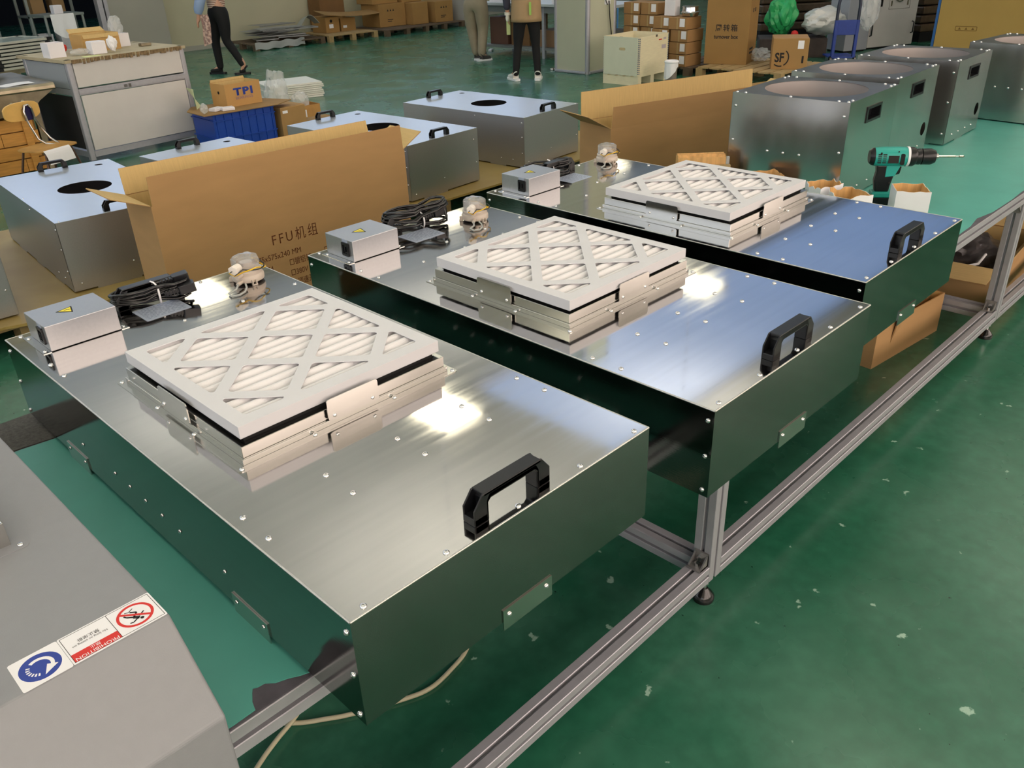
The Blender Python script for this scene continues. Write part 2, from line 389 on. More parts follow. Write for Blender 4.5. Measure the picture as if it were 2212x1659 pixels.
for px in (-1.0, P1, P2, 5.06):
    profile('post', 'z', .0795, ZT - .004 - SP, px, 0); profile('post', 'z', .0795, ZT - .004 - SP, px, YB - SP)
    profile('cross_rail', 'y', SP, YB - SP, px, .1282 - SP)
    profile('cross_rail', 'y', SP, YB - SP, px, ZT - .004 - SP)
    for yy in (SP / 2, YB - SP / 2):
        cx = px + SP / 2
        f = MB().lathe([(.0, 0), (.026, 0), (.027, .012), (.022, .02), (.012, .032), (.009, .036), (0, .036)], 20, (cx, yy, 0)).build('levelling_foot', BLACKR, bench, smooth=40)
        MB().cyl((cx, yy, .034), (cx, yy, .081), .006, 10).cyl((cx, yy, .05), (cx, yy, .056), .011, 6).build('bolt', SCREW, f)
    # angle brackets at the foot of the post
    for sgn in (-1, 1):
        x0 = px if sgn < 0 else px + SP
        def ang(zb, flip):
            b = MB(); y0, y1 = .006, SP - .006; L_ = .036; t_ = .005
            b.box((x0, y0, zb), (x0 + sgn * t_, y1, zb + flip * L_)).box((x0, y0, zb), (x0 + sgn * L_, y1, zb + flip * t_))
            for yy in (y0, y1 - .004):
                b.prism([(x0, zb), (x0 + sgn * L_, zb), (x0, zb + flip * L_)], 'y', yy, yy + .004)
            o = b.build('corner_bracket', pm('cast_bracket', (150, 148, 146), .5, .7), bench)
            MB().cyl((x0 + sgn * .02, SP / 2, zb + flip * .004), (x0 + sgn * .02, SP / 2, zb + flip * .013), .007, 8).cyl((x0 + sgn * .004, SP / 2, zb + flip * .02), (x0 + sgn * .013, SP / 2, zb + flip * .02), .007, 8).build('bolt', SCREW, o)
        if sgn < 0 or px > 2: ang(.1285, 1)
        if sgn > 0 or px > 2: ang(ZT - .004 - SP - .0003, -1)
MB().box((XL, .002, ZT - .004), (XR, YB, ZT - .0015)).build('top_board', STAIN, bench)
ol = [(XL, .006)]
for x, y in ((-.16, .006), (-.11, .005), (-.078, .006), (-.074, .02), (-.066, .034), (-.062, .04), (-.056, .037), (-.046, .036), (-.036, .026), (-.02, .02), (-.006, .012), (.01, .006)): ol.append((x, y))
for k in range(56):
    x = .1 + k * .1
    if x < XR - .05: ol.append((x, .004 + random.random() * .006 + (.012 if random.random() < .12 else 0)))
ol += [(XR, .006), (XR, YB - .004), (.2, YB - .004), (.2, .845), (.12, .862), (.004, .918), (-.062, .926), (-.3, .93), (XL, .93)]
MB().plate(ol, [], ZT - .0015, ZT).build('green_mat', MATG, bench)
MB().plate([(XL, .935), (-.3, .935), (-.06, .931), (.004, .923), (.12, .867), (.195, .85), (.195, YB), (XL, YB)], [], ZT - .0015, ZT + .0005).build('dark_textured_mat', MATD, bench)

# ------------------------------------------------------------------ handle (mesh shared)
def make_handle(parent, loc, rz=0.):
    """bridge handle with chamfered hollow ends, 147 mm long, feet at x 0 and .147"""
    if 'handle' not in _scr:
        b = MB(); w = .012
        outer = [(0, 0), (0, .025), (.016, .045), (.131, .045), (.147, .025), (.147, 0)]
        inner = [(.121, 0), (.121, .029), (.116, .034), (.031, .034), (.026, .029), (.026, 0)]
        # thin web wall on the inside, two cheeks: leaves the ends hollow
        b.prism([(.022, 0), (.022, .032), (.028, .042), (.119, .042), (.125, .032), (.125, 0), (.121, 0), (.121, .028), (.116, .033), (.031, .033), (.026, .028), (.026, 0)], 'y', -w, w)
        b.box((.018, -w, .040), (.129, w, .0455))
        for y0, y1 in ((-w, -w + .003), (w - .003, w)):
            b.prism(outer + inner, 'y', y0, y1)
        b.box((0, -w, 0), (.024, w, .012)); b.box((.123, -w, 0), (.147, w, .012))
        o = b.build('handle', BLACKP, parent, bevel=.0012, seg=2); _scr['handle'] = o.data; o.location = loc; o.rotation_euler = (0, 0, rz)
        return o
    o = bpy.data.objects.new('handle', _scr['handle']); COL.objects.link(o); o.parent = parent; o.location = loc; o.rotation_euler = (0, 0, rz)
    md = o.modifiers.new('bevel', 'BEVEL'); md.width = .0012; md.segments = 2; md.limit_method = 'ANGLE'
    return o

# ------------------------------------------------------------------ steel fan filter unit
UW, UL = .576, 1.175; UB, UT = .0125, .1835
def fan_unit(label):
    t = thing('fan_filter_unit', label, 'air unit', (0, 0, ZT), 0, 'three steel fan filter units on the green bench')
    th = .0015
    MB().plate(rect(0, 0, UW, UL), [], UT - th, UT).build('top_panel', STEEL, t, bevel=.0007, seg=2)
    eb = MB()
    for a_, c_ in (((0, 0), (UW, 0)), ((UW, 0), (UW, UL)), ((UW, UL), (0, UL)), ((0, UL), (0, 0))): eb.cyl((a_[0] + (.0008 if a_[0] == 0 else -.0008), a_[1] + (.0008 if a_[1] == 0 else -.0008), UT - .0009), (c_[0] + (.0008 if c_[0] == 0 else -.0008), c_[1] + (.0008 if c_[1] == 0 else -.0008), UT - .0009), .0016, 8)
    eb.build('edge_highlight', pm('edge_highlight_steel', (214, 212, 206), .42, 1), t, smooth=60)  # added rods of lighter, rougher steel stand in for the bright edge highlight
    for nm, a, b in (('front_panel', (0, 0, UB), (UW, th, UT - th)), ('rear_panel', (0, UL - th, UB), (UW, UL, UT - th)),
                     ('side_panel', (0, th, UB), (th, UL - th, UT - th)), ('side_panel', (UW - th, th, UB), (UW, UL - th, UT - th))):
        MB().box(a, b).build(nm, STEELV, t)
    MB().box((.01, .01, UB + .002), (UW - .01, UL - .01, UB + .004)).build('bottom_grille', DARKIN, t)
    for x in (.0275, .158, .29, .421, .5505): screw(t, (x, .011, UT)); screw(t, (x, UL - .011, UT))
    for x in (.02, .156, .29, .426, .558):
        for y in (.207, .273, .912, .98):
            if not (.05 < x < .5 and y > .95 and x < .2): screw(t, (x, y, UT))
    for x, y in ((.02, .4), (.556, .4), (.02, .78), (.556, .78)): pass
    for z in (.0245, .0925, .1615):
        for fx, s_ in ((0, '-x'), (UW, 'x')):
            screw(t, (fx, .0115, z), s_); screw(t, (fx, UL - .012, z), s_)
    for y in (.331, .471, .532, .592, .652, .712, .854): screw(t, (0, y, .0675), '-x', .0038); screw(t, (UW, y, .0675), 'x', .0038)
    # hold-down plates at the lower edge
    for fx, s_ in ((-.0022, '-x'), (UW + .0002, 'x')):
        for y0 in (.223, .855):
            o = MB().box((fx, y0, -.002 + .002), (fx + .002, y0 + .098, .036)).build('edge_plate', STEELC, t)
            for yy in (y0 + .012, y0 + .086):
                s2 = screw(t, ((fx if s_ == '-x' else fx + .002), yy, .024), s_, .0038)
    for fy, s_ in ((-.0022, '-y'), (UL + .0002, 'y')):
        MB().box((.24, fy, -.002), (.342, fy + .002, .0345)).build('edge_plate', STEELC, t)
        for xx in (.252, .33): screw(t, (xx, fy if s_ == '-y' else fy + .002, .022), s_, .0042)
    # collar
    co = MB(); a0, b0, a1, b1 = .090, .390, .492, .792
    co.plate(rect(a0 - .004, b0 - .004, a1 + .004, b1 + .004), [rect(a0 + .001, b0 + .001, a1 - .001, b1 - .001)], UT + .001, UT + .011)
    co.plate(rect(a0, b0, a1, b1), [rect(a0 + .0015, b0 + .0015, a1 - .0015, b1 - .0015)], UT + .011, UT + .030)
    co.plate(rect(a0, b0, a1, b1), [rect(a0 + .012, b0 + .012, a1 - .012, b1 - .012)], UT + .029, UT + .0302)
    c = co.build('duct_collar', STEELC, t, bevel=.0006, seg=1)
    fl = MB().plate(rounded(rect(.073, .373, .509, .81), .006), [rect(a0, b0, a1, b1)], UT, UT + .0012).build('flange', STEELC, c)
    MB().plate(rect(a0 + .013, b0 + .013, a1 - .013, b1 - .013), [], UT + .002, UT + .003).build('duct_opening', DARKIN, c)
    MB().plate(rect(a0 + .014, b0 + .014, a1 - .014, b1 - .014), [rect(a0 + .03, b0 + .03, a1 - .03, b1 - .03)], UT + .02, UT + .0374).build('seal_strip', DARKIN, c)
    for x, y in ((.08, .38), (.08, .8), (.502, .38), (.502, .803), (.21, .381), (.37, .381), (.081, .53), (.081, .66), (.502, .6), (.29, .803)): screw(t, (x, y, UT + .0012), 'z', .004)
    # clips that hold the filter
    for k, (x0, y0, fx) in enumerate(((.24, b0 - .0065, 0), (.24, b1 + .0045, 0), (a0 - .0065, .545, 1), (a1 + .0045, .545, 1))):
        poly = rounded(rect(0, 0, .101, .038), .006)
        Mx = Matrix.Translation((x0, y0 + .002, UT + .0105)) @ Matrix.Rotation(math.pi / 2, 4, 'X') if not fx else \
            Matrix.Translation((x0, y0, UT + .0105)) @ Matrix.Rotation(math.pi / 2, 4, 'Z') @ Matrix.Rotation(math.pi / 2, 4, 'X')
        MB().plate(poly, [], 0, .002, Mx).build('filter_clip', STEELC, t)
        for d in (.012, .088):
            if k == 0: screw(t, (x0 + d, y0, UT + .018), '-y', .0035)
            if k == 2: screw(t, (x0, y0 + d, UT + .018), '-x', .0035)
    # junction box
    jb = MB().box((.0425, 1.037, UT + .0012), (.181, 1.150, UT + .053)).build('junction_box', GALV, t, bevel=.001, seg=2)
    MB().box((.027, 1.036, UT), (.0425, 1.152, UT + .0012)).build('mounting_flange', STEELC, jb); MB().box((.181, 1.036, UT), (.197, 1.152, UT + .0012)).build('mounting_flange', STEELC, jb)
    for x, y in ((.034, 1.048), (.034, 1.138), (.189, 1.048), (.189, 1.138)): screw(t, (x, y, UT + .0012), 'z', .004)
    so = MB()
    M = Matrix.Translation((.0425, 1.080, UT + .0285)) @ Matrix.Rotation(-math.pi / 2, 4, 'Z') @ Matrix.Rotation(math.pi / 2, 4, 'X')
    so.plate(rounded(rect(-.0, -.017, .028, .017), .004), [rounded(rect(.005, -.011, .023, .011), .002)], -.0005, .0035, M)
    so.plate(rect(.004, -.012, .024, .012), [], -.0003, .0008, M)
    so.box((.0385, 1.0555, UT + .022), (.0425, 1.0575, UT + .035)).box((.0385, 1.064, UT + .022), (.0425, 1.066, UT + .035))
    so.build('power_socket', BLACKP, jb)
    MB().plate(rect(0, 0, .022, .007), [], .0002, .0006, Matrix.Translation((.0425, 1.079, UT + .0455)) @ Matrix.Rotation(-math.pi / 2, 4, 'Z') @ Matrix.Rotation(math.pi / 2, 4, 'X')).build('rating_label', LABELG, jb)
    # warning triangle (one corner points at the rear left)
    s_ = .036; cx, cy = .106, 1.093
    tri = [(cx + .020, cy - .018), (cx + .006, cy + .022), (cx - .022, cy - .010)]
    tri = [(cx + s_ * .58 * math.cos(a), cy + s_ * .58 * math.sin(a)) for a in (math.radians(-75), math.radians(45), math.radians(165))]
    st = MB().plate(rounded(tri, .0015, 2), [], UT + .0531, UT + .0534).build('warning_sticker', BLACKPR, jb)
    tri2 = [(cx + (x - cx) * .74, cy + (y - cy) * .74) for x, y in tri]
    MB().plate(tri2, [], UT + .0534, UT + .0536).build('yellow_field', YELLOW, jb)
    bolt = [(0, .008), (.003, .0015), (.0008, .0018), (.0018, -.006), (-.0026, .0012), (-.0004, .001)]
    MB().plate(bolt, [], UT + .0537, UT + .0538, TOPM(cx + .0002, cy, 0, math.radians(-100)) ).build('lightning_symbol', BLACKPR, jb)
    # handle(s) and name plate
    make_handle(t, (.217, .031, UT)); make_handle(t, (.217, UL - .03, UT))
    np_ = MB().plate(rounded(rect(.235, 1.036, .335, 1.112), .003), [], UT + .0002, UT + .0007).build('name_plate', LABELG, t)
    lb = MB(); rr = random.Random(3)
    for k in range(9):
        y = 1.104 - k * .0072; x = .241
        while x < .325:
            l = rr.uniform(.004, .016); lb.box((x, y - .0006, UT + .00075), (min(x + l, .33), y + .0006, UT + .0008)); x += l + rr.uniform(.002, .006)
    lb.build('small_print', pm('plate_print', (70, 84, 120), .6), np_)
    return t
u1 = fan_unit('nearest brushed steel fan filter unit, its long black handle end nearest the camera')
u2 = dup(u1, (.6849, -.0505, ZT), -.0034, 'middle brushed steel fan filter unit, standing between the other two on the green bench')
u3 = dup(u1, (1.3707, .007, ZT), .0033, 'farthest of the three brushed steel fan filter units, beside the white paper boxes and drill')
UN = [(0, 0, 0), (.6849, -.0505, -.0034), (1.3707, .007, .0033)]
def onu(k, x, y, z=UT):
    X, Y, r = UN[k]; return (X + math.cos(r) * x - math.sin(r) * y, Y + math.sin(r) * x + math.cos(r) * y, ZT + z)

# ------------------------------------------------------------------ pleated prefilters
def prefilter(label):
    t = thing('pleated_filter', label, 'filter', (0, 0, 0), 0, 'white pleated filters on the fan units')
    A = .394; zt = .021
    outer = rect(0, 0, A, A)
    holes = []
    B0, B1 = .066, .934; hs = .21; hw = .172
    def clip(poly, inside, inter):
        out = []
        for i in range(len(poly)):
            p, q = poly[i - 1], poly[i]
            if inside(q):
                if not inside(p): out.append(inter(p, q))
                out.append(q)
            elif inside(p): out.append(inter(p, q))
        return out
    for i in range(-2, 8):
        for j in range(-2, 8):
            cx, cy = .5 + (i - 3) * hs, .5 + (j - 3) * hs
            if (i + j) % 2: continue
            P = [(cx - hw, cy), (cx, cy - hw), (cx + hw, cy), (cx, cy + hw)]
            for ax in (0, 1):
                for lim, sg in ((B0, 1), (B1, -1)):
                    if P: P = clip(P, lambda q: sg * (q[ax] - lim) >= 0, lambda p, q: tuple(p[m] + (q[m] - p[m]) * (lim - p[ax]) / (q[ax] - p[ax]) for m in (0, 1)))
            if len(P) > 2:
                ar = abs(sum(P[k - 1][0] * P[k][1] - P[k][0] * P[k - 1][1] for k in range(len(P)))) / 2
                if ar > .006:
                    pp = []
                    for q in P:
                        if not pp or math.dist(q, pp[-1]) > .004: pp.append(q)
                    if math.dist(pp[0], pp[-1]) < .004: pp.pop()
                    holes.append([(x * A, y * A) for x, y in rounded(pp, .02)])
    MB().plate(outer, holes, zt - .0012, zt).build('lattice_grid', WHITEF, t)
    fr = MB().plate(outer, [rect(.001, .001, A - .001, A - .001)], 0, zt - .0012)
    fr.plate(outer, [rect(.024, .024, A - .024, A - .024)], 0, .001)
    fr.build('card_frame', WHITEF, t)
    P_ = .0245
    def f(u, v):
        y = .003 + v * (A - .006); ph = (y % P_) / P_
        z = .0035 + .0145 * (math.sin(math.pi * ph) ** .55)
        return (.003 + u * (A - .006), y, z)
    MB().sheet(f, 1, 192).build('pleated_media', MEDIA, t, smooth=75)
    return t
f1 = prefilter('white pleated filter with diamond lattice on the nearest steel unit')
f2 = dup(f1, (0, 0, 0), 0, 'white pleated filter with diamond lattice on the middle steel unit')
f3 = dup(f1, (0, 0, 0), 0, 'white pleated filter with diamond lattice on the farthest of the three steel units')
for k, (o, dx, dy) in enumerate(((f1, .0995, .403), (f2, .094, .393), (f3, .094, .398))):
    o.location = onu(k, dx - .003, dy - .003, UT + .0375); o.rotation_euler.z = UN[k][2]

# ------------------------------------------------------------------ pressure switches
def pressure_switch(label, wires):
    t = thing('pressure_switch', label, 'switch', (0, 0, 0), 0, 'round pressure switches on the steel units')
    b = MB().lathe([(0, .002), (.030, .002), (.036, .006), (.0365, .016), (.034, .0205), (.0335, .021), (.0335, .028), (.031, .030), (0, .030)], 36)
    b.build('base_body', BEIGE, t, smooth=35)
    for a in (-100, 20, 140):
        c, s_ = math.cos(math.radians(a)), math.sin(math.radians(a)); M = Matrix.Rotation(math.radians(a), 4, 'Z')
        MB().box((.034, -.006, 0), (.043, -.003, .012), M).box((.034, .003, 0), (.043, .006, .012), M).box((.040, -.006, 0), (.044, .006, .003), M).build('fixing_lug', BEIGE, t, bevel=.0008, seg=1)
    li = MB()
    prof = [(.031, .0), (.0315, .024), (.029, .029), (.014, .030), (.013, .028), (0, .028)]
    li.lathe(prof, 8, (0, 0, .030)); li.box((-.031, -.012, .030), (-.028, .012, .058)); li.box((.012, .016, .03), (.024, .028, .059))
    li.build('clear_lid', CLEAR, t, bevel=.001, seg=1)
    MB().cyl((0, 0, .030), (0, 0, .046), .014, 20).box((-.018, -.01, .03), (.016, .008, .037)).build('inner_works', BEIGE, t)
    MB().cyl((-.028, -.016, .043), (-.042, -.024, .043), .010, 16).cyl((-.041, -.0235, .043), (-.050, -.0287, .043), .0118, 6).build('cable_gland', NUTW, t, bevel=.0008, seg=1)
    MB().cyl((-.026, -.02, .024), (-.043, -.030, .024), .0045, 10).cyl((-.03, -.024, .011), (-.046, -.034, .011), .0045, 10).build('hose_nozzle', BEIGE, t)
    for nm, m, r0, z0, ph in (('yellow_wire', WIREY, .0385, .034, 0), ('black_wire', BLACKR, .037, .037, .25)):
        pts = [Vector((-.05, -.0285, .043)), Vector((-.056, -.030 - ph * .01, .042))]
        pts = [Vector((-.047, -.027, .043)), Vector((-.058, -.028, .040)), Vector((-.052, -.038, .034))]
        for k in range(17):
            a = math.radians(230 + k * (wires[0] / 16)); r = r0 + .004 * math.sin(k * .9 + ph * 5)
            pts.append(Vector((r * math.cos(a), r * math.sin(a), z0 + .005 * math.sin(k * .5 + ph * 9))))
        e = pts[-1]; pts += [e + Vector(wires[1]) * .4 + Vector((0, 0, .004)), e + Vector(wires[1])]
        MB().tube(pts, .0014, 6).build(nm, m, t, smooth=60)
    c = (-.062, -.045)
    pts = [(-.044, -.033, .011), (-.058, -.046, .006), (-.078, -.050, .004), (-.082, -.066, .003), (-.066, -.074, .003), (-.048, -.066, .003), (-.036, -.054, .006), (-.030, -.040, .009)]
    MB().tube(pts, .0024, 8).build('air_hose', TUBE, t, smooth=60)
    return t
s1 = pressure_switch('clear-lidded round pressure switch with yellow wire, on the nearest steel unit', (180, (.02, .03, -.004)))
s2 = dup(s1, (0, 0, 0), 0, 'clear-lidded round pressure switch with yellow wire, on the middle steel unit')
s3 = dup(s1, (0, 0, 0), 0, 'clear-lidded round pressure switch with yellow wire, on the farthest of the three units')
for k, (o, x, y, r) in enumerate(((s1, .502, 1.085, 0), (s2, .466, 1.06, .1), (s3, .512, 1.118, -.1))):
    o.location = onu(k, x, y); o.rotation_euler.z = r

# ------------------------------------------------------------------ coiled power cords
def cord(name, label, k, cx, cy, ang, spread, seed, plug_side, loops=6, L=.085, hgt=.034):
    rr = random.Random(seed)
    x, y, z = onu(k, cx, cy)
    t = thing(name, label, 'power cord', (x, y, z), ang, 'coiled black power cords on the steel units')
    pts = []; R = .0033
    N_ = 22
    for l in range(loops):
        wd = spread * (.62 + .38 * ((l * 3) % loops) / loops) ; ll = L * (.86 + .14 * rr.random()); zz = R + .0045 * (l % 3) + .006 * rr.random() + (hgt - .016) * (l / loops)
        for q in range(N_):
            a = 2 * math.pi * q / N_
            px = ll * math.cos(a); pin = .22 + .78 * min(1, abs(px - .018) / .034) ** 1.3          # waist where it is tied
            py = wd * math.sin(a) * pin + .002 * rr.uniform(-1, 1)
            lift = (hgt * .35) * (1 if px > 0 else .25) * abs(math.cos(a)) if l > 1 else 0
            pts.append((px, py, zz + .004 * math.sin(a * 2 + l) + lift + .002))
    MB().tube(pts, R, 7).build('cable', BLACKR, t, smooth=60)
    tie = [(.018, .018 * math.cos(a) * 1.0, .017 + .019 * math.sin(a)) for a in [2 * math.pi * q / 14 for q in range(14)]]
    MB().tube(tie, .0022, 6, closed=True).tube([(.018, .002, .036), (.012, .006, .044), (.006, .012, .046)], .0018, 6).build('wire_tie', WHITE, t, smooth=60)
    def plug(px, py, pz, rz, ln):
        M = Matrix.Translation((px, py, pz)) @ Matrix.Rotation(rz, 4, 'Z') @ Matrix.Rotation(-.12, 4, 'Y')
        b = MB()
        b.prism(rounded([(0, -.012), (ln, -.014), (ln, .014), (0, .012)], .004), 'z', -.010, .010, M)
        for q in range(4): b.prism(rounded([(-.006 - q * .007, -.008 + q * .001), (-.002 - q * .007, -.008 + q * .001), (-.002 - q * .007, .008 - q * .001), (-.006 - q * .007, .008 - q * .001)], .001), 'z', -.007, .007, M)
        b.prism([(-.03, -.004), (.002, -.006), (.002, .006), (-.03, .004)], 'z', -.0045, .0045, M)
        b.build('plug', BLACKP, t, bevel=.002, seg=2)
    plug(*plug_side[0]); plug(*plug_side[1])
    return t
cord('power_cord', 'tied black power cord with two plugs on the nearest steel unit', 0, .288, 1.127, math.radians(-20), .034, 2,
     ((.052, .012, .040, .1, .034), (.058, -.018, .026, .05, .036)))
cord('power_cord', 'tied black power cord standing in big loops on the middle steel unit', 1, .318, 1.135, math.radians(-18), .042, 5,
     ((.05, .0, .030, .2, .04), (-.07, .006, .012, 3.1, .034)), loops=7, L=.095, hgt=.06)
cord('power_cord', 'tied black power cord lying behind the junction box of the farthest of the three units', 2, .262, 1.165, math.radians(-30), .036, 9,
     ((-.05, .012, .016, 3.2, .034), (-.055, -.016, .014, 3.0, .034)), L=.085)

# ------------------------------------------------------------------ grey coated unit at the left edge, with its stickers
g = thing('painted_fan_unit', 'grey powder-coated fan unit with sloped front edge and safety stickers, cut by the left edge', 'air unit', (-.138, .066, ZT + .001))
sec = [(0, 0), (0, .097), (.094, .1925), (1.14, .1925), (1.14, 0)]
MB().prism(sec, 'x', -.576, 0).build('casing', PAINT, g, bevel=.004, seg=3)
gc = MB(); gx0, gx1, gy0, gy1 = -.493, -.083, .37, .78
gc.plate(rect(gx0, gy0, gx1, gy1), [rect(gx0 + .002, gy0 + .002, gx1 - .002, gy1 - .002)], .1925, .228)
co_ = gc.build('duct_collar', STEELC, g, bevel=.0006, seg=1)
MB().plate(rounded(rect(gx0 - .018, gy0 - .018, gx1 + .018, gy1 + .018), .008), [rect(gx0, gy0, gx1, gy1)], .1926, .1938).build('flange', PAINT, co_)
MB().plate(rect(gx0 + .003, gy0 + .003, gx1 - .003, gy1 - .003), [], .194, .195).build('duct_opening', DARKIN, co_)
for x, y in ((-.075, .36), (-.5, .36), (-.075, .79), (-.5, .79)): screw(g, (x, y, .194), 'z', .004)
make_handle(g, (-.36, .115, .1925))
zz = .1926
def flat(parent, name, poly, holes, m, lv): return MB().plate(poly, holes, zz + lv * .0001, zz + lv * .0001 + .0001).build(name, m, parent)
# direction sticker (blue disc)
X0, X1, Y0, Y1 = -.1595, -.108, .094 + .000, .1475
d1 = flat(g, 'direction_sticker', rounded(rect(X0, Y0, X1, Y1), .003), [], WHITE, 0)
cx, cy = (X0 + X1) / 2, (Y0 + Y1) / 2
flat(d1, 'blue_disc', circle(cx, cy, .0215, 40), [], BLUEPR, 1)
def arc(cx, cy, r0, r1, a0, a1, n=14):
    return [(cx + r1 * math.cos(math.radians(a0 + (a1 - a0) * k / n)), cy + r1 * math.sin(math.radians(a0 + (a1 - a0) * k / n))) for k in range(n + 1)] + \
           [(cx + r0 * math.cos(math.radians(a1 - (a1 - a0) * k / n)), cy + r0 * math.sin(math.radians(a1 - (a1 - a0) * k / n))) for k in range(n + 1)]
flat(d1, 'white_arrow', arc(cx, cy, .0105, .0145, 125, -55), [], WHITE, 2)
ah = [(cx + .0075 + dx, cy - .0105 + dy) for dx, dy in ((.0085, .002), (-.0075, -.006), (-.001, .0085))]
flat(d1, 'arrow_head', ah, [], WHITE, 4)
tk = MB()
for k in range(7):
    a0 = 148 + k * 16; tk.plate(arc(cx, cy, .0105, .0145, a0, a0 + 8, 3), [], zz + .0002, zz + .0003)
tk.build('dash_marks', WHITE, d1)
# prohibition sticker
X2 = -.1075; X3 = -.0015
d2 = flat(g, 'prohibition_sticker', rounded(rect(X2, Y0 + .0005, X3, Y1), .002), [], WHITE, 0)
a, b, c_, d_ = X2 + .002, Y0 + .003, X3 - .002, Y1 - .002; xm = (a + c_) / 2 + .001
flat(d2, 'black_border', rect(a, b, c_, d_), [rect(a + .0006, b + .0006, xm - .0003, d_ - .0006), rect(xm + .0003, b + .0006, c_ - .0006, d_ - .0006)], BLACKPR, 1)
flat(d2, 'red_band', rect(a + .0006, b + .0006, xm - .0003, b + .0145), [], REDPR, 1)
rc = ((xm + c_) / 2, (b + d_) / 2)
flat(d2, 'red_ring', circle(rc[0], rc[1], .0205, 40), [circle(rc[0], rc[1], .0172, 40)], REDPR, 2)
Mp = Matrix.Translation((rc[0], rc[1], zz + .0002))
fg = MB()
def stick(p, q, w_):
    p = Vector(p); q = Vector(q); n_ = (q - p).normalized(); s_ = Vector((-n_.y, n_.x)) * w_ / 2
    fg.plate([tuple(p + s_), tuple(p - s_), tuple(q - s_), tuple(q + s_)], [], 0, .0001, Mp)
fg.plate(circle(.004, -.0105, .0022, 14), [], 0, .0001, Mp)
for p, q, w_ in (((.002, -.008), (-.003, -.003), .0045), ((-.003, -.003), (.003, .003), .0022), ((.003, .003), (-.003, .008), .0022), ((-.003, -.003), (-.009, .002), .0022), ((-.009, .002), (-.011, .006), .0018), ((.001, -.007), (-.006, -.011), .0016), ((-.006, -.011), (-.010, -.010), .0016), ((.003, -.005), (.010, -.0005), .0016), ((-.004, .009), (.002, .0125), .001), ((-.004, .009), (-.008, .011), .001)): stick(p, q, w_)
fg.build('person_symbol', BLACKPR, d2)
flat(d2, 'red_bar', [(rc[0] - .0150, rc[1] + .0105), (rc[0] - .0130, rc[1] + .0128), (rc[0] + .0150, rc[1] - .0105), (rc[0] + .0130, rc[1] - .0128)], [], REDPR, 3)
RZ = Matrix.Rotation(math.pi, 4, 'Z')
text('lettering', 'PROHIBITION', .0078, WHITE, d2, Matrix.Translation(((a + xm) / 2, b + .0062, zz + .0003)) @ RZ, 'CENTER', 1.0)
text('lettering', '\u7981\u6b62', .0058, WHITE, d2, Matrix.Translation(((a + xm) / 2, b + .0128, zz + .0003)) @ RZ, 'CENTER', 1.0)
text('lettering', '\u7981\u6b62\u5750\u5367', .0062, BLACKPR, d2, Matrix.Translation(((a + xm) / 2, b + .034, zz + .0003)) @ RZ, 'CENTER', 1.0)
text('lettering', 'No lying or sitting on', .0045, BLACKPR, d2, Matrix.Translation(((a + xm) / 2, b + .0268, zz + .0003)) @ RZ, 'CENTER', 1.0)

# ------------------------------------------------------------------ blower housings standing on the bench (square steel, round opening)
def tower(label, loc, rz):
    t = thing('blower_housing', label, 'blower housing', loc, rz, 'square steel blower housings on the green bench')
    a = .43; h = .345; th = .0015; zb = .006
    MB().plate(rect(0, 0, a, a), [circle(a / 2 - .002, a / 2, .178, 56)], h - th, h).build('top_panel', TOWER, t)
    MB().box((0, 0, zb), (th, a, h - th)).build('side_panel', TOWER, t)
    # right side (facing -y): recessed grip and cable hole
    M = Matrix.Translation((0, th, 0)) @ Matrix.Rotation(math.pi / 2, 4, 'X')
    MB().plate(rect(0, zb, a, h - th), [rect(.165, .262, .275, .300), circle(.372, .10, .027, 24)], 0, th, M).build('front_panel', TOWER, t)
    MB().box((a - th, 0, zb), (a, a, h - th)).build('side_panel', TOWER, t)
    MB().box((0, a - th, zb), (a, a, h - th)).build('rear_panel', TOWER, t)
    gr = MB().plate(rect(.155, .254, .285, .308), [rect(.166, .263, .274, .299)], 0, .003, Matrix.Translation((0, .0, 0)) @ Matrix.Rotation(math.pi / 2, 4, 'X'))
    gr.box((.163, .001, .260), (.277, .03, .262)).box((.163, .028, .260), (.277, .03, .302)).box((.163, .001, .300), (.277, .03, .302)).box((.163, .001, .26), (.165, .03, .302)).box((.275, .001, .26), (.277, .03, .302))
    gr.build('recessed_grip', BLACKP, t)
    # inner cylinder
    b = MB(); n_ = 48; r = .180
    vs = [[b.bm.verts.new((a / 2 - .002 + r * math.cos(2 * math.pi * k / n_), a / 2 + r * math.sin(2 * math.pi * k / n_), z)) for k in range(n_)] for z in (.03, h - .002)]
    for k in range(n_): b.bm.faces.new((vs[0][k], vs[0][(k + 1) % n_], vs[1][(k + 1) % n_], vs[1][k]))
    b.build('inlet_ring', TOWERIN, t, smooth=60)
    MB().plate(circle(a / 2 - .002, a / 2, .179, 40), [], .029, .031).build('fan_plate', TOWERIN, t)
    MB().box((.07, a / 2 + .09, .05), (.072, a / 2 + .095, h - .004)).build('seam', SCREW, t)
    for x, y in ((.012, .012), (.045, .012), (.012, .215), (.012, a - .012), (.012, a - .045), (a - .012, .012), (a - .045, .012), (a - .012, .215), (a - .012, a - .012), (a - .045, a - .012), (.012, .045), (a - .012, .045), (a - .012, a - .045)):
        screw(t, (x, y, h), 'z', .005)
    for y, z in ((.016, .30), (.016, .18), (.016, .05), (a - .016, .30), (a - .016, .18), (a - .016, .05), (.155, .155), (.215, .155), (.275, .155)): screw(t, (0, y, z), '-x', .005)
    for x in (.09, .17, .26, .34): screw(t, (x, 0, .035), '-y', .004)
    MB().box((.0, .06, 0), (th, .09, zb)).box((0, .34, 0), (th, .37, zb)).box((.14, 0, 0), (.25, th, zb)).box((a - th, .1, 0), (a, .33, zb)).box((.1, a - th, 0), (.33, a, zb)).build('foot_tab', TOWER, t)
    return t
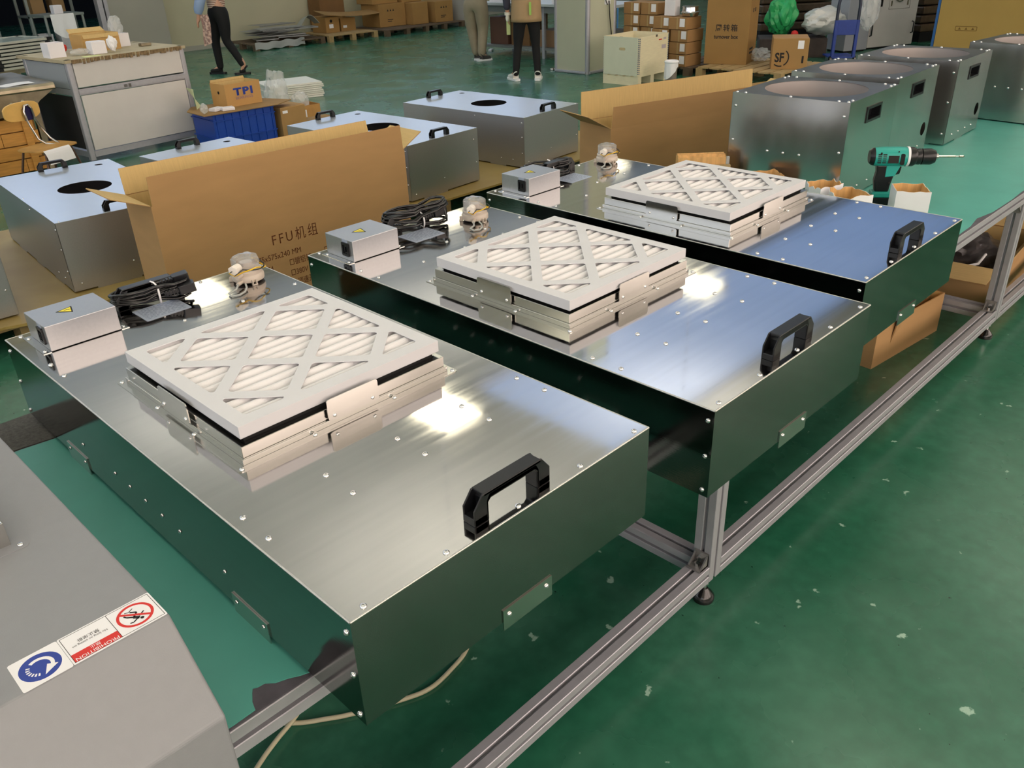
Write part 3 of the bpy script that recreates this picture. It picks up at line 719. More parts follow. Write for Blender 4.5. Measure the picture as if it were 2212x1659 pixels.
w1 = tower('nearest square steel blower housing with large round opening, on the green bench behind the drill', (2.452, .568, ZT), math.radians(2.5))
dup(w1, (2.998, .632, ZT), math.radians(2), 'second square steel blower housing from the drill, right behind the nearest one')
dup(w1, (3.553, .612, ZT), math.radians(1.5), 'third square steel blower housing from the drill, set forward on the bench')
dup(w1, (4.185, .372, ZT), math.radians(-5), 'farthest square steel blower housing, cut by the right edge of the photo')

# ------------------------------------------------------------------ drill
dr = thing('cordless_drill', 'teal and black cordless drill with long bit standing on its battery', 'drill', (2.575, .468, ZT), math.radians(-54)); dr.scale = (.93, .93, .96)
DR = dr
b = MB().prism(rounded([(-.042, -.030), (.052, -.030), (.052, .030), (-.042, .030)], .008), 'z', 0, .026).build('battery', BLACKP, dr, bevel=.004)
MB().prism(rounded([(-.038, -.027), (.046, -.027), (.046, .027), (-.038, .027)], .008), 'z', .026, .046).build('battery_shoe', TEAL, dr, bevel=.004)
gp_ = [(-.026, .044), (.022, .044), (.026, .075), (.036, .118), (.016, .142), (-.034, .142), (-.030, .115), (-.034, .085)]
MB().prism(gp_, 'y', -.016, .016).build('grip', BLACKP, dr, bevel=.006, seg=3)
MB().prism([(.0, .098), (.034, .102), (.05, .140), (-.0, .142)], 'y', -.0175, .0175).build('grip_panel', TEAL, dr, bevel=.003)
MB().prism(rounded([(.034, .104), (.052, .108), (.056, .134), (.042, .140)], .004), 'y', -.008, .008).build('trigger', BLACKP, dr, bevel=.002)
MX = Matrix.Translation((0, 0, .168)) @ Matrix.Rotation(math.pi / 2, 4, 'Y')
MB().lathe([(0, -.062), (.022, -.062), (.030, -.052), (.033, -.03), (.033, -.02)], 24, M=MX).build('motor_cap', BLACKP, dr, smooth=40)
MB().lathe([(0, -.05), (.0315, -.046), (.034, -.02), (.034, .045), (.032, .068), (0, .068)], 24, M=MX).build('motor_housing', TEAL, dr, smooth=40)
v = MB()
for r_ in range(2):
    for k in range(5): v.box((-.038 + r_ * .017, -.0352, .152 + k * .007), (-.026 + r_ * .017, -.030, .155 + k * .007))
v.build('vent_slots', BLACKPR, dr)
MB().box((-.002, -.0352, .152), (.034, -.0325, .178)).build('rating_plate', BLACKPR, dr)
MB().prism(rounded(rect(.040, .146, .054, .184), .005), 'y', -.0352, -.028).build('side_insert', BLACKP, dr)
MB().lathe([(0, .066), (.0345, .066), (.0345, .074), (0, .074)], 24, M=MX).build('torque_scale', WHITE, dr, smooth=40)
MB().lathe([(0, .074), (.034, .074), (.033, .09), (.030, .096), (.027, .1), (.028, .112), (.025, .118), (.0, .118)], 24, M=MX).build('torque_ring', BLACKP, dr, smooth=40)
MB().lathe([(0, .118), (.0275, .119), (.028, .150), (.022, .165), (.013, .168), (0, .168)], 20, M=MX).build('chuck', BLACKP, dr, smooth=40)
MB().lathe([(0, .166), (.012, .166), (.010, .176), (0, .176)], 12, M=MX).build('chuck_jaws', CHROME, dr, smooth=40)
bt = MB().lathe([(0, .17), (.0042, .17), (.0042, .235), (.0026, .237), (.0026, .246), (.0045, .249), (.0045, .262), (0, .268)], 6, M=MX)
bt.build('driver_bit', CHROME, dr)
MB().ball((-.028, -.031, .186), .0038, 1).ball((.018, -.0155, .078), .0038, 1).ball((.03, -.0335, .192), .003, 1).build('housing_screw', BLACKPR, dr)

# ------------------------------------------------------------------ white carton cut-offs (open sleeves, brown inside)
def sleeve(label, pts, h, jag, seed, m=WHITEB, name='paper_sleeve'):
    rr = random.Random(seed); c = Vector((sum(p[0] for p in pts) / len(pts), sum(p[1] for p in pts) / len(pts)))
    t = thing(name, label, 'box', (c.x, c.y, ZT + .0002), 0, 'cut white carton sleeves on the green bench')
    loop = []
    m_ = len(pts)
    for i in range(m_):
        a_, b_ = Vector(pts[i]), Vector(pts[(i + 1) % m_])
        for k in range(6): loop.append(a_.lerp(b_, k / 6) - c)
    n_ = len(loop); hs = [h + rr.uniform(-jag, jag) for _ in range(n_)]
    for nm, mm, s_ in (('outer_wall', m, 1.), ('inner_wall', CARDE, .965)):
        b_ = MB(); lo = [b_.bm.verts.new((p.x * s_, p.y * s_, 0)) for p in loop]; hi = [b_.bm.verts.new((p.x * s_, p.y * s_, hs[k])) for k, p in enumerate(loop)]
        for k in range(n_): b_.bm.faces.new((lo[k], lo[(k + 1) % n_], hi[(k + 1) % n_], hi[k]))
        b_.build(nm, mm, t, solid=.0012)
    return t
sleeve('tallest open white paper sleeve with brown inside, beside the drill battery', [(2.49, .405), (2.404, .352), (2.455, .262), (2.545, .325)], .098, .002, 1)
sleeve('torn white paper sleeve next to the drill, second from the corner of the steel unit', [(2.31, .535), (2.374, .488), (2.332, .397), (2.224, .434), (2.25, .49)], .096, .006, 2)
sleeve('torn white paper sleeve in front of the nearest blower housing, farther from the drill', [(2.349, .637), (2.432, .585), (2.39, .525), (2.29, .555), (2.30, .60)], .0965, .006, 3)
sleeve('low brown torn sleeve half hidden behind the farthest filter', [(2.373, .856), (2.43, .802), (2.383, .735), (2.318, .779)], .0965, .004, 4, CARD)
t = thing('corrugated_pad', 'stack of pale corrugated strips taped together behind the farthest filter', 'packing', (2.338, 1.045, ZT), math.radians(-46))
b = MB()
for k in range(8): b.box((-.092 + .003 * (k % 2), -.025 + k * .0075, .002), (.082, -.019 + k * .0075, .128 + .004 * ((k * 7) % 3)))
b.build('corrugated_sheet', CARDE, t)
MB().box((-.085, -.05, .001), (.095, -.032, .104)).build('taped_front_sheet', pm('taped_card', (176, 150, 104), .4, 0, var=.25, scale=20, stretch=(8, 1, 1)), t)
MB().box((.083, -.030, .09), (.094, -.02, .13)).build('loose_tape', FILM, t)

# ------------------------------------------------------------------ open cartons
def carton(name, label, loc, rz, W, D, H, flaps, group=None, m=CARD, mi=CARDI, th=.004, cat='box', bottom=True, skew=0):
    """flaps: {side: (length, outward tilt in degrees from vertical)}; sides f r b l"""
    t = thing(name, label, cat, loc, rz, group)
    b = MB()
    b.box((0, 0, 0), (W, th, H)); b.box((0, D - th, 0), (W, D, H)); b.box((0, th, 0), (th, D - th, H)); b.box((W - th, th, 0), (W, D - th, H))
    if bottom: b.box((th, th, 0), (W - th, D - th, th))
    b.build('box_walls', m, t)
    li = MB()
    for a_, c in (((th, th, th), (W - th, th + .0006, H - .002)), ((th, D - th - .0006, th), (W - th, D - th, H - .002)), ((th, th, th), (th + .0006, D - th, H - .002)), ((W - th - .0006, th, th), (W - th, D - th, H - .002))): li.box(a_, c)
    li.build('box_lining', mi, t)
    for s_, (ln, tilt) in flaps.items():
        a_ = math.radians(tilt); L_ = W if s_ in 'fb' else D; ins = .006
        M = {'f': Matrix.Translation((0, 0, H)), 'b': Matrix.Translation((W, D, H)) @ Matrix.Rotation(math.pi, 4, 'Z'),
             'l': Matrix.Translation((0, D, H)) @ Matrix.Rotation(-math.pi / 2, 4, 'Z'), 'r': Matrix.Translation((W, 0, H)) @ Matrix.Rotation(math.pi / 2, 4, 'Z')}[s_]
        M = M @ Matrix.Rotation(a_, 4, 'X')
        q = MB(); P = [(ins, .0), (L_ - ins, .0), (L_ - ins - .004, ln), (ins + .004, ln)]
        q.prism(P, 'y', 0, th * .6, M); f = q.build('flap', m, t)
        q = MB(); q.prism([(x, z + .0005 if z == 0 else z - .001) for x, z in P], 'y', th * .6, th, M); q.build('flap_inside', mi, f)
    return t
c1 = carton('open_carton', 'large open cardboard carton printed FFU with raised flaps, behind the steel units', (.900, 2.557, 0), math.radians(-1.8), 1.215, .262, .60,
            {'f': (.112, -2), 'b': (.104, 12), 'l': (.15, 68), 'r': (.13, 62)})
TX = lambda x, z: Matrix.Translation((x, -.0012, z)) @ Matrix.Rotation(math.pi / 2, 4, 'X')
text('lettering', 'FFU\u673a\u7ec4', .062, BROWNPR, c1, TX(.468, .325), sx=.86, space=1.35)
text('lettering', '1175x575x240 MM', .036, BROWNPR, c1, TX(.36, .262), sx=.86)
for k, (row, z) in enumerate((('\u25a1SUS304', .212), ('\u25a1220V', .164), ('\u25a1\u6807\u51c6', .116))): text('lettering', row, .036, BROWNPR, c1, TX(.34, z), sx=.8)
for k, (row, z) in enumerate((('\u25a1\u9540\u94dd\u950c', .216), ('\u25a1380V', .168), ('\u25a1\u8c03\u901f\u5f00\u5173', .120))): text('lettering', row, .036, BROWNPR, c1, TX(.535, z), sx=.8)
for k, (row, z) in enumerate((('\u25a1\u94a2\u677f', .228), ('\u25a1\u94dd\u677f', .182))): text('lettering', row, .036, BROWNPR, c1, TX(.715, z), sx=.8)
mk = MB()
M = Matrix.Translation((-.001, .17, .10)) @ Matrix.Rotation(-math.pi / 2, 4, 'Z') @ Matrix.Rotation(math.pi / 2, 4, 'X')
mk.plate(rect(0, 0, .1, .05), [rect(.002, .002, .098, .048)], 0, .0003, M)
for k in range(3): mk.plate([(.012 + k * .03, .012), (.03 + k * .03, .012), (.021 + k * .03, .036)], [], 0, .0003, M)
mk.build('handling_marks', BROWNPR, c1)
c2 = carton('open_carton', 'open plain cardboard carton with raised flaps, left of the blower housings', (3.026, 2.014, 0), math.radians(-15.5), 1.215, .272, .60,
            {'f': (.105, 4), 'b': (.142, 3), 'l': (.15, 62), 'r': (.15, 60)})

# ------------------------------------------------------------------ low pallet platform with board and galvanised box housings
BZ = .12
pf = thing('board_platform', 'low khaki board on pallet bearers under the grey metal housings', 'platform', (-1.2, 3.04, 0))
MB().prism([(0, -.012), (1.6, .035), (1.7, .0), (3.7, -.01), (5.9, 0), (5.9, 1.5), (0, 1.5)], 'z', BZ - .012, BZ).build('top_board', BOARD, pf)
for k in range(4): MB().box((.02, .06 + k * .42, .09), (5.86, .17 + k * .42, BZ - .012)).build('bearer_board', WOOD, pf)
for i in range(8):
    for j in range(3): MB().box((.1 + i * .78, .08 + j * .6, 0), (.2 + i * .78, .2 + j * .6, .09)).build('bearer_block', WOOD, pf)
def galv(label, loc, rz, rough_holes=True):
    t = thing('metal_housing', label, 'metal housing', loc, rz, 'grey galvanised box housings on the low platform')
    w_, l_, h = .585, 1.105, .324; th = .0015; zb = .008
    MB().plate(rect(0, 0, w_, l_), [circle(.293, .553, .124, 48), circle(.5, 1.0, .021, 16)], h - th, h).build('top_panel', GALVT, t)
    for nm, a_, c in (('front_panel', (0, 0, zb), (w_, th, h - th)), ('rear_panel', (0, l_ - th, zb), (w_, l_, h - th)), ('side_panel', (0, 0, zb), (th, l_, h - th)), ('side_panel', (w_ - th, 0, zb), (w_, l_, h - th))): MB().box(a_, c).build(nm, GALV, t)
    MB().box((.01, .01, .012), (w_ - .01, l_ - .01, .02)).build('inner_floor', DARKIN, t)
    tb = MB()
    for y in (.16, .48, .8): tb.box((0, y, 0), (th, y + .14, zb))
    tb.box((.1, 0, 0), (.3, th, zb)).box((w_ - th, .2, 0), (w_, .5, zb)); tb.box((.1, l_ - th, 0), (.3, l_, zb)).build('foot_tab', GALV, t)
    make_handle(t, (.215, .03, h)); make_handle(t, (.215, l_ - .03, h))
    for x, y in ((.02, .012), (w_ - .02, .012), (.02, l_ - .012), (w_ - .02, l_ - .012), (.012, .55), (w_ - .012, .3)): screw(t, (x, y, h), 'z', .004)
    for x, z in ((w_ - .02, .12), (.28, .085), (.04, .04), (.55, .26)): screw(t, (x, 0, z), '-y', .0045)
    for y, z in ((.02, .29), (.02, .2), (.02, .1), (.1, .05), (.2, .05), (.42, .3)): screw(t, (0, y, z), '-x', .0045)
    return t
ga = galv('grey metal housing with round hole at the far left, in front of the folding chair', (.742, 3.226, BZ), math.radians(-4.5))
dup(ga, (1.645, 3.09, BZ), math.radians(5), 'grey metal housing mostly hidden behind the large printed carton')
dup(ga, (2.619, 3.135, BZ), math.radians(4.3), 'grey metal housing directly right of the large printed carton')
dup(ga, (3.582, 3.148, BZ), math.radians(4.4), 'grey metal housing standing alone near the open floor, left of the plain open carton')
dup(ga, (-.10, 3.17, BZ), math.radians(-1), 'grey metal housing of which only a corner shows at the left edge')

# ------------------------------------------------------------------ things under the bench
def bag(name, label, cat, c, rad, m, seed, sc=(1, 1, 1), sub=4, amp=.28, group=None, alpha=None):
    rr = random.Random(seed); b = MB().ball((0, 0, 0), 1, sub)
    ph = [(Vector((rr.gauss(0, 1), rr.gauss(0, 1), rr.gauss(0, 1))) * 3.2, rr.uniform(0, 6)) for _ in range(9)]
    for v in b.bm.verts:
        d = sum(abs(math.sin(v.co.dot(k) + p)) for k, p in ph) / 9
        v.co *= 1 + amp * (d - .6) * 2.2
    zmin = -1
    for v in b.bm.verts: v.co = Vector((v.co.x * sc[0], v.co.y * sc[1], v.co.z * sc[2])) * rad
    zmin = min(v.co.z for v in b.bm.verts)
    for v in b.bm.verts: v.co.z -= zmin
    o = b.build(name, m, None, smooth=22); o.location = c
    return tag(o, label, cat, group)
ub = carton('cardboard_tray', 'flattened cardboard box stood on the floor under the farthest steel unit', (2.527, .372, 0), math.radians(-6), .50, .055, .165, {}, m=CARD)
fl = MB().sheet(lambda u, v: (2.64 + .385 * u + .0 * v, .362 + .03 * u - .02 * math.sin(v * 3), .07 + .33 * v - .03 * u * (1 - v)), 6, 6).build('cardboard_sheet', CARD, None, solid=.004)
tag(fl, 'torn sheet of brown cardboard leaning under the farthest steel unit', 'cardboard')
bx = carton('open_carton', 'open brown carton holding bagged cables, on the floor under the right of the bench', (3.30, .215, 0), math.radians(4), .62, .46, .20,
            {'f': (.045, 40), 'b': (.2, 8), 'l': (.15, 97), 'r': (.12, 40)})
bag('bagged_parts', 'clear bag of dark parts in the open carton under the bench', 'bag', (3.64, .46, .006), .15, pm('dark_bag', (70, 68, 70), .25, 0, alpha=.8, bump=1, bscale=30, var=.5, scale=30), 5, (1.3, 1, .7))
lp = [(3.50, .33, .19), (3.42, .33, .17), (3.36, .38, .16), (3.36, .47, .165), (3.43, .50, .18), (3.50, .47, .20)]
tag(MB().tube(lp, .006, 8).build('white_cable', WHITE, None, smooth=60), 'loop of white cable sticking out of the carton under the bench', 'cable')
CB = pm('pale_cable', (196, 190, 160), .5)
def cable(pts, label, z=.0055):
    P = [Vector((x, y, z)) for x, y in pts]; out = []
    for i in range(len(P) - 1):
        p0, p1, p2, p3 = P[max(i - 1, 0)], P[i], P[i + 1], P[min(i + 2, len(P) - 1)]
        for k in range(5):
            s_ = k / 5; out.append(.5 * ((2 * p1) + (p2 - p0) * s_ + (2 * p0 - 5 * p1 + 4 * p2 - p3) * s_ ** 2 + (3 * p1 - p0 - 3 * p2 + p3) * s_ ** 3))
    out.append(P[-1])
    tag(MB().tube(out, .0052, 8).build('floor_cable', CB, None, smooth=60), label, 'cable')
cable([(-.12, .44), (-.02, .50), (.054, .541), (.106, .564), (.165, .586), (.229, .624), (.30, .70), (.36, .82)], 'pale cable on the floor running out at the bottom edge left of the near unit', .0157)
cable([(.121, .624), (.169, .573), (.208, .544), (.257, .511), (.357, .46), (.419, .439), (.487, .445), (.553, .464), (.62, .52), (.66, .62)], 'pale cable on the floor curving below the front of the nearest steel unit')

# ------------------------------------------------------------------ fillet cabinet and clutter at the left
RZc = math.radians(6)
cb = thing('workshop_cabinet', 'white panelled aluminium frame cabinet with worn wooden top, far left', 'cabinet', (2.03, 6.34, 0), RZc)
W_, D_, H_ = .985, .72, .755
for x in (0, W_ - .045):
    for y in (0, D_ - .045): MB().prism(rounded(rect(x, y, x + .045, y + .045), .012), 'z', 0.02, H_).build('post', ALU, cb)
for z0, z1 in ((.04, .085), (.50, .545)):
    MB().box((.045, .006, z0), (W_ - .045, .04, z1)).build('rail', ALU, cb); MB().box((.006, .045, z0), (.04, D_ - .045, z1)).build('rail', ALU, cb)
    MB().box((W_ - .04, .045, z0), (W_ - .006, D_ - .045, z1)).build('rail', ALU, cb)
MB().box((.047, .001, .555), (W_ - .047, .014, H_ - .02)).build('upper_panel', CABW, cb, bevel=.002)
MB().box((.050, -.001, .09), (W_ - .050, .012, .496)).build('lower_panel', CABW, cb, bevel=.003)
MB().box((.01, .05, .10), (.018, D_ - .05, .49)).build('side_panel', pm('dark_side_panel', (44, 42, 42), .6), cb)
MB().box((.004, .05, .55), (.016, D_ - .05, H_ - .03)).build('side_panel', pm('pale_side_panel', (150, 156, 160), .5), cb)
MB().box((W_ - .016, .05, .09), (W_ - .006, D_ - .05, H_ - .03)).build('side_panel', CABW, cb)
MB().box((.04, -.004, .509), (.045 + .9, .006, .536)).build('handle_strip', ALU, cb)
MB().box((.40, -.012, .514), (.425, -.004, .532)).box((.44, -.016, .508), (.455, -.004, .536)).build('latch', CHROME, cb)
MB().box((-.012, -.008, H_ - .022), (W_ + .01, D_ + .06, H_)).build('worn_top', pm('worn_top_board', (176, 164, 134), .7, 0, var=.12, scale=9), cb)
eb = MB(); rr = random.Random(8)
for k in range(32): eb.box((.04 + k * .029, -.0125, H_ - .026 - rr.uniform(0, .012)), (.04 + k * .029 + rr.uniform(.012, .029), -.007, H_ - .001))
eb.build('frayed_edge', pm('frayed_card', (128, 106, 76), .85, 0, var=.4, scale=60), cb)
ct = Matrix.Translation((2.03, 6.34, 0)) @ Matrix.Rotation(RZc, 4, 'Z')
def oncab(x, y): p = ct @ Vector((x, y, H_)); return (p.x, p.y, H_ + .0005)
def small_box(name, label, loc, rz, w, d, h, m, open_top=False, group=None, cat='box', tilt=None):
    t = thing(name, label, cat, loc, rz, group)
    if open_top:
        MB().plate(rounded(rect(0, 0, w, d), .006), [rounded(rect(.004, .004, w - .004, d - .004), .006)], 0, h).build('box_walls', m, t)
        MB().plate(rounded(rect(.002, .002, w - .002, d - .002), .006), [], 0, .003).build('box_bottom', m, t)
    else:
        MB().box((0, 0, 0), (w, d, h)).build('box_walls', m, t, bevel=.004)
        MB().box((.004, .004, h), (w - .004, d * .5 - .001, h + .003)).box((.004, d * .5 + .001, h), (w - .004, d - .004, h + .003)).build('lid_flap', m, t)
    return t
small_box('white_box', 'white cardboard box with open lid at the near left corner of the cabinet top', oncab(.01, .24), RZc, .125, .12, .105, WHITEB, True)
small_box('white_box', 'white upright box in front of the brown carton on the cabinet', oncab(.29, .13), RZc, .115, .09, .09, WHITEB)
small_box('white_box', 'white upright box holding plastic film at the right end of the cabinet top', oncab(.66, .46), RZc, .13, .10, .10, WHITEB, True)
carton('brown_carton', 'brown open carton on top of the cabinet', oncab(.34, .36), RZc - .05, .30, .22, .125, {'f': (.03, 172), 'b': (.06, 60)}, m=pm('tan_card', (190, 152, 92), .8, 0, var=.05, scale=8))
bag('plastic_film', 'crumpled clear film sticking out of the white box on the cabinet', 'bag', oncab(.72, .52)[:2] + (H_ + .06,), .055, FILM, 11, (1, .8, 1.5), 3)
bag('plastic_film', 'flat crumpled clear film between the boxes on the cabinet top', 'bag', oncab(.23, .22), .06, FILM, 12, (1.2, .9, .4), 3)
bag('paper_tissue', 'crumpled white paper beside the upright white box on the cabinet', 'paper', oncab(.46, .14), .045, WHITE, 13, (.8, .7, 1.2), 3, amp=.4)
bag('red_cloth', 'small red cloth behind the boxes on the cabinet', 'cloth', oncab(.22, .5), .045, REDPR, 14, (1.1, .8, .8), 3)
tag(MB().plate(rounded(rect(0, 0, .13, .07), .01), [], 0, .002).build('paper_sheet', pm('lime_paper', (214, 222, 160), .8), None), 'yellow-green sheet of paper on the cabinet top edge', 'paper').location = oncab(.17, .04)
small_box('metal_tin', 'small dark metal part at the right end of the cabinet top', oncab(.78, .28), RZc, .09, .05, .022, BENCHS, cat='part')

# steel tray bench, chair and wooden crate at the far left
tb = thing('steel_tray_bench', 'dull folded steel tray bench with papers on it at the left edge', 'bench', (.70, 6.38, 0), math.radians(0))
sec = [(0, .60), (0, .585), (-.012, .575), (-.02, .585), (-.02, .61), (0, .622), (.9, .622), (.9, .60)]
MB().prism([(-.02, .57), (-.024, .58), (-.022, .60), (-.01, .615), (.01, .62), (.9, .62), (.9, .57)], 'x', 0, 1.22).build('tray_top', BENCHS, tb, bevel=.004)
MB().prism([(0, .57), (1.22, .57), (1.10, .50), (1.02, .42), (0, .40)], 'y', .02, .03).build('apron', BENCHS, tb)
MB().cyl((.90, .014, .50), (.90, .024, .50), .012, 14).cyl((.98, .014, .51), (.98, .024, .51), .012, 14).build('apron_holes', pm('pale_holes', (190, 184, 160), .6), tb)
for x in (.05, 1.05):
    for y in (.06, .8): MB().box((x, y, 0), (x + .04, y + .04, .57)).build('leg', BENCHS, tb)
for k, (x, y, z) in enumerate(((1.30, 6.55, .6225), (1.0, 6.5, .6225))):
    small_box('white_box', ['white tall box standing on the steel tray bench next to the cabinet', 'cream box on the steel tray bench at the left edge'][k], (x, y, z), .1, .16 + .1 * k, .06, .11, [WHITEB, pm('cream_board', (226, 218, 202), .6)][k])
tag(MB().sheet(lambda u, v: (1.25 + .55 * u, 6.40 + .13 * v, .6215 + .004 * math.sin(u * 9) + .002 * v), 12, 3).build('paper_sheet', WHITE, None, solid=.001), 'long white paper sheet draped on the steel tray bench', 'paper')
tag(MB().sheet(lambda u, v: (.82 + .35 * u, 6.40 + .13 * v, .6215 + .004 * math.sin(u * 7 + 1) + .002 * v), 12, 3).build('paper_sheet', WHITE, None, solid=.001), 'short white paper sheet on the steel tray bench at the left edge', 'paper')
wc = thing('wooden_crate', 'orange-brown slatted wooden crate behind the chair', 'crate', (.7, 6.44, 0))
rr = random.Random(4)
for k in range(4):
    x = 0
    while x < 1.0:
        l = rr.choice((.22, .34, .46)); l = min(l, 1.04 - x)
        MB().box((x + .002, .0, .01 + k * .098), (x + l - .002, .018 + rr.uniform(0, .004), .10 + k * .098)).build('plank', WOODO, wc); x += l
for x in (.18, .62, .94): MB().box((x, -.016, .01), (x + .05, 0, .395)).build('batten', WOODO, wc)
MB().box((0, .03, .01), (1.04, .5, .39)).build('crate_body', pm('crate_inner', (150, 108, 56), .8, 0, var=.1, scale=6), wc)
ch = thing('chair', 'old chair with oval plywood back and chrome bent-tube frame', 'chair', (1.56, 5.98, 0), math.radians(24))
bk = []
for k in range(28):
    a = 2 * math.pi * k / 28; c, s_ = math.cos(a), math.sin(a)
    bk.append((.15 * abs(c) ** .75 * (1 if c > 0 else -1), .062 * abs(s_) ** .6 * (1 if s_ > 0 else -1)))
MB().plate(bk, [], -.006, .006, Matrix.Translation((0, .04, .50)) @ Matrix.Rotation(math.pi / 2, 4, 'X')).build('backrest', SEATW, ch, bevel=.003)
MB().plate([(-.03, -.06), (.035, -.06), (.035, .02), (.02, .045), (-.015, .045), (-.03, .02)], [], 0, .008, Matrix.Translation((.03, .028, .495)) @ Matrix.Rotation(math.pi / 2, 4, 'X')).build('back_clamp', pm('dark_blue_clamp', (30, 26, 74), .5), ch, bevel=.003)
fr = [(.0, .010, .44), (-.005, .012, .50), (.012, .014, .535), (.04, .014, .54), (.062, .012, .51), (.064, .008, .45)]
MB().tube([(.075, -.11, .265), (.045, -.05, .275), (.02, -.02, .31), (.004, .0, .40)] + fr + [(.08, 0, .38), (.12, -.02, .30), (.13, -.05, .275), (.11, -.11, .265)], .0075, 8).build('back_tube', CHROME, ch, smooth=60)
MB().plate(rounded([(-.17, -.22), (.16, -.22), (.17, .0), (.10, .04), (-.12, .04), (-.18, .0)], .05, 5), [], .262, .272, TOPM(0, -.02, 0)).build('seat', pm('worn_seat', (186, 140, 74), .5, 0, var=.18, scale=8), ch, bevel=.003)
for sx in (-1, 1):
    for y0, y1 in ((-.2, -.24), (.0, .05)):
        MB().tube([(sx * .11, y0, .258), (sx * .14, (y0 + y1) / 2, .13), (sx * .155, y1, .0)], .008, 8).build('leg', pm('brown_tube', (96, 72, 60), .35, .6), ch, smooth=60)
tag(MB().sheet(lambda u, v: (-.17 + .22 * u, -.25 - .04 * v, .276 - .09 * v * v), 5, 6).build('paper_sheet', WHITE, None, solid=.001), 'white paper hanging over the front of the chair seat', 'paper').matrix_world = Matrix.Translation((1.56, 5.98, 0)) @ Matrix.Rotation(math.radians(24), 4, 'Z')
# stack of framed panels behind the bench
GPN = 'stack of silver framed panels at the far left'
sx_, sy_ = 2.93, 9.70
pn = thing('framed_screen', 'silver framed panel, bottom one of the stack at the far left', 'panel', (sx_, sy_, .42), math.radians(12), GPN)
MB().plate(rect(-.62, -.3, 0, .3), [rect(-.59, -.27, -.03, .27)], 0, .022).build('panel_frame', pm('panel_alu', (196, 196, 184), .35, .4), pn)
MB().box((-.59, -.27, .004), (-.03, .27, .018)).build('panel_glass', pm('panel_sheet', (170, 182, 176), .15), pn)
for x in (-.62, -.045):
    for y in (-.305, .26): MB().box((x - .005, y, -.004), (x + .05, y + .045, .026)).build('corner_cap', BLACKP, pn)
for k in range(1, 8):
    dup(pn, (sx_ + .012 * ((k * 5) % 3 - 1), sy_, .42 + k * .034), math.radians(12), 'silver framed panel, %s of the stack at the far left' % ['second from the bottom', 'third from the bottom', 'fourth from the bottom', 'fourth from the top', 'third from the top', 'second from the top', 'topmost with its glass face showing'][k - 1], GPN)
sd = thing('panel_stand', 'low metal stand under the stack of framed panels', 'stand', (sx_ - .6, sy_ - .45, 0), math.radians(12))
MB().box((0, .1, .37), (.66, .74, .41)).build('stand_top', BENCHS, sd)
for x in (.02, .6):
    for y in (.12, .69): MB().box((x, y, 0), (x + .04, y + .04, .37)).build('leg', BENCHS, sd)

# back room seen through the opening at the far left
rk = []
for k, (x, y) in enumerate(((3.1, 13.6), (4.15, 13.5))):
    t = thing('storage_rack', ['grey steel rack in the dark back room, left one', 'grey steel rack in the dark back room next to the partition'][k], 'rack', (x, y, 0))
    for xx in (0, .62):
        for yy in (0, .45): MB().box((xx, yy, 0), (xx + .035, yy + .035, 1.75)).build('post', pm('rack_grey', (130, 138, 134), .5, .3), t)
    for z in (.12, .62, 1.12, 1.6): MB().box((0, 0, z), (.655, .485, z + .025)).build('shelf', pm('rack_grey', (130, 138, 134)), t)
    rk.append(t)
rr = random.Random(12)
colr = [(210, 212, 214), (60, 52, 46), (150, 120, 80), (40, 40, 46), (196, 90, 50), (90, 100, 96)]
for k in range(12):
    base = (3.1, 13.6) if k % 2 else (4.15, 13.5); z = (.146, .646, 1.146)[(k // 2) % 3]
    x = base[0] + .06 + .3 * ((k // 6) % 2) + .04; y = base[1] + .08
    w_, h_ = rr.uniform(.16, .24), rr.uniform(.12, .3); m_ = pm('stored_goods_%d' % (k % 6), colr[k % 6], .7)
    nmc = ['white', 'dark brown', 'tan', 'black', 'orange', 'grey-green'][k % 6]
    small_box('storage_box', nmc + ' box, %s, %s shelf of the %s back room rack' % (['left', 'right'][k // 6], ['lowest', 'middle', 'upper'][(k // 2) % 3], ['right', 'left'][k % 2]), (x, y, z), rr.uniform(-.1, .1), w_, .26, h_, m_, k % 3 == 0)
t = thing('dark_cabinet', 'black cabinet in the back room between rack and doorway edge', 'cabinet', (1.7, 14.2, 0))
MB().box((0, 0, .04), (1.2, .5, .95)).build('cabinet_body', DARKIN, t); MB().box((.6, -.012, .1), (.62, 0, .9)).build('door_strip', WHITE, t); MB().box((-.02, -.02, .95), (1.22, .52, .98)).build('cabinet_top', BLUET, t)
t = thing('tool_cart', 'grey tubular cart with a white cloth over it, in front of the back room rack', 'cart', (3.9, 12.1, 0), .1)
for x in (0, .5):
    for y in (0, .4): MB().cyl((x, y, 0), (x, y, .72), .018, 10).build('leg', pm('rack_grey', (130, 138, 134)), t)
MB().box((-.02, -.02, .70), (.52, .42, .73)).build('cart_top', pm('rack_grey', (130, 138, 134)), t); MB().box((0, 0, .2), (.5, .4, .22)).build('lower_shelf', pm('rack_grey', (130, 138, 134)), t)
tag(MB().sheet(lambda u, v: (3.95 + .3 * u, 12.06 - .015 + .01 * math.sin(u * 12) * v, .735 - .3 * v * (.7 + .3 * math.sin(u * 3.1))), 14, 8).build('white_cloth', WHITE, None, solid=.003), 'white cloth hanging from the grey cart at the back room', 'cloth')
small_box('white_device', 'small white device standing on the grey cart', (4.05, 12.15, .7305), .1, .12, .1, .1, WHITEB, cat='device')

